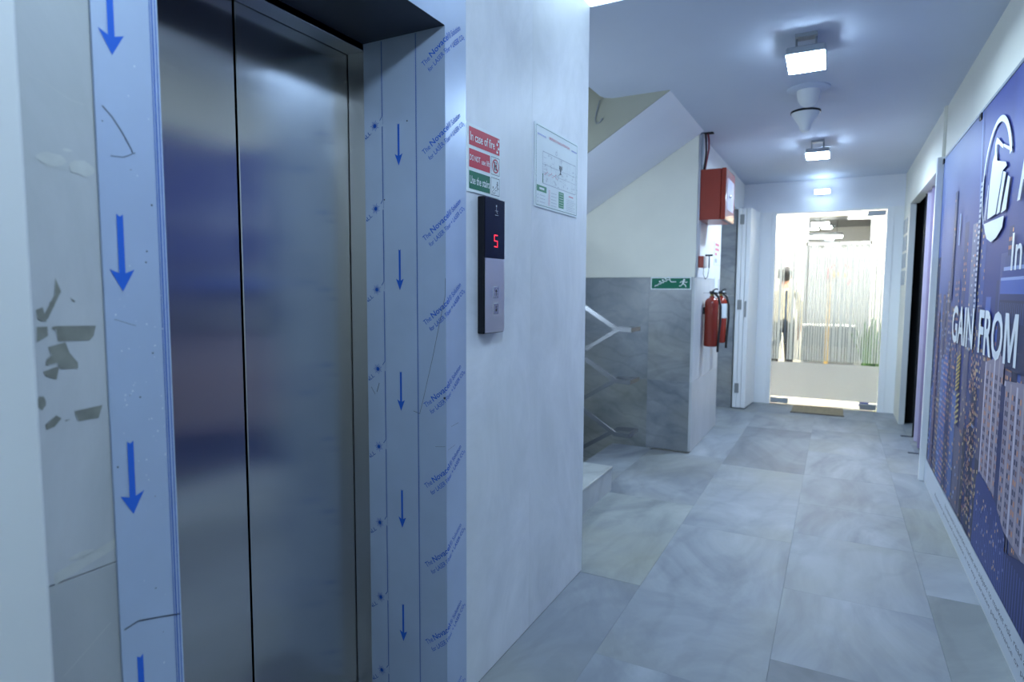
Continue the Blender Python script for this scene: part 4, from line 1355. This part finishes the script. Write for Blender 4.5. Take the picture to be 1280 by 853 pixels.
# ---- the person standing in the reception, seen from behind
def person(px, py):
    H = 1.69
    t = root('person', (px, py, 0), 'person in cream shirt and black trousers standing behind the glass door', 'person')
    me = bpy.data.meshes.new('body')
    bm = bmesh.new()
    sk = bm.verts.layers.skin.verify()
    def V(x, y, z, rx, ry=None):
        v = bm.verts.new((x, y, z))
        v[sk].radius = (rx, ry or rx)
        return v
    E = lambda a, b: (bm.edges.new((a, b)), b)[1]
    pel = V(0, 0, .93, .145, .105)
    pel[sk].use_root = True
    ab = E(pel, V(0, -.01, 1.06, .135, .095))
    ch_ = E(ab, V(0, -.015, 1.22, .155, .105))
    sh = E(ch_, V(0, -.01, 1.36, .135, .085))
    nk = E(sh, V(0, 0, 1.43, .055, .055))
    hd = E(nk, V(0, .01, 1.52, .075, .085))
    h2 = E(hd, V(0, .01, 1.60, .080, .095))
    E(h2, V(0, 0, 1.655, .055, .065))
    for s in (-1, 1):
        so = E(sh, V(s * .165, -.01, 1.36, .055))
        el = E(so, V(s * .215, -.02, 1.10, .044))
        wr_ = E(el, V(s * .225, .03, .87, .030))
        pm = E(wr_, V(s * .225, .04, .80, .034, .020))
        for j, L_ in enumerate((.070, .082, .076, .060)):
            f1 = E(pm, V(s * (.222 - .002 * j), .015 + j * .017, .755, .0095))
            f2 = E(f1, V(s * (.218), .018 + j * .017, .755 - L_ * .55, .009))
            E(f2, V(s * (.208), .02 + j * .017, .755 - L_, .008))
        th = E(pm, V(s * .205, .075, .79, .011))
        E(th, V(s * .200, .09, .745, .009))
        hp = E(pel, V(s * .085, 0, .86, .095))
        kn = E(hp, V(s * .095, .01, .48, .062))
        an = E(kn, V(s * .10, -.02, .10, .045))
        hl = E(an, V(s * .10, -.02, .05, .042))
        E(hl, V(s * .11, .15, .035, .035, .035))
    bm.to_mesh(me)
    bm.free()
    for k in ('skin', 'shirt', 'trouser', 'hair'): me.materials.append(M[k])
    o = bpy.data.objects.new('body', me)
    COL.objects.link(o)
    a = o.modifiers.new('skin', 'SKIN')
    a.use_smooth_shade = True
    b = o.modifiers.new('sub', 'SUBSURF')
    b.levels = b.render_levels = 1
    bpy.context.view_layer.update()
    dg = bpy.context.evaluated_depsgraph_get()
    m2 = bpy.data.meshes.new_from_object(o.evaluated_get(dg))
    o.modifiers.clear()
    o.data = m2
    m2.materials.clear()
    for k in ('skin', 'shirt', 'trouser', 'rubber'): m2.materials.append(M[k])
    for p in m2.polygons:
        c = p.center
        p.use_smooth = True
        if c.z > 1.41 and abs(c.x) < .1: i = 0
        elif c.z < .075: i = 3
        elif abs(c.x) > .165 and c.z < .88: i = 0
        elif c.z > .94 or abs(c.x) > .17: i = 1
        else: i = 2
        p.material_index = i
    o.parent = t
    # hair: a cap over the back and crown
    bm = bmesh.new()
    bmesh.ops.create_icosphere(bm, subdivisions=3, radius=1)
    for v in bm.verts:
        p = v.co.copy()
        k = 1.0 + .03 * math.sin(p.x * 23 + p.z * 17)
        v.co = Vector((p.x * .094 * k, p.y * .112 * k - .010, 1.595 + p.z * .112 * k))
        if v.co.y > .02 and v.co.z < 1.62: v.co.y = .02 + (v.co.y - .02) * .2
    h_ = mk('hair', bm, M['hair'], None, smooth=True)
    h_.parent = t
    bm = bmesh.new()
    add_prism(bm, [(.09, 1.575), (.125, 1.545), (.10, 1.535)], 'x', -.012, .012)
    n_ = mk('nose', bm, M['skin'], None); n_.parent = t
    for s in (-1, 1):
        bm = bmesh.new()
        bmesh.ops.create_uvsphere(bm, u_segments=10, v_segments=8, radius=.012, matrix=Matrix.Translation((s * .032, .088, 1.585)))
        e_ = mk('eye', bm, M['paper'], None, smooth=True); e_.parent = t
        bm = bmesh.new()
        bmesh.ops.create_uvsphere(bm, u_segments=10, v_segments=8, radius=1, matrix=Matrix.Translation((s * .086, .0, 1.555)) @ Matrix.Diagonal((.012, .02, .032, 1)))
        e_ = mk('ear', bm, M['skin'], None, smooth=True); e_.parent = t
    bm = bmesh.new()
    add_box(bm, -.022, .022, .085, .098, 1.497, 1.507, bev=.003)
    e_ = mk('mouth', bm, M['emblemred'], None); e_.parent = t
    t.rotation_euler = (0, 0, math.radians(12))
    return t


person(-.655, 9.35)

for o in COL.objects:
    if o.parent and o.name.split('.')[0] in ('speck', 'dark_speck', 'scratch', 'glue_residue', 'faint_residue', 'small_print', 'printed_sky', 'printed_towers',
                                             'printed_landmark_towers', 'legend_text', 'legend_lines', 'floor_plan', 'hairline_crack', 'route_mark', 'legend_field', 'legend_symbols'):
        o['kind'] = 'stuff'

# lettering helper leaves nothing behind; tidy unused meshes
for me in list(bpy.data.meshes):
    if me.users == 0: bpy.data.meshes.remove(me)
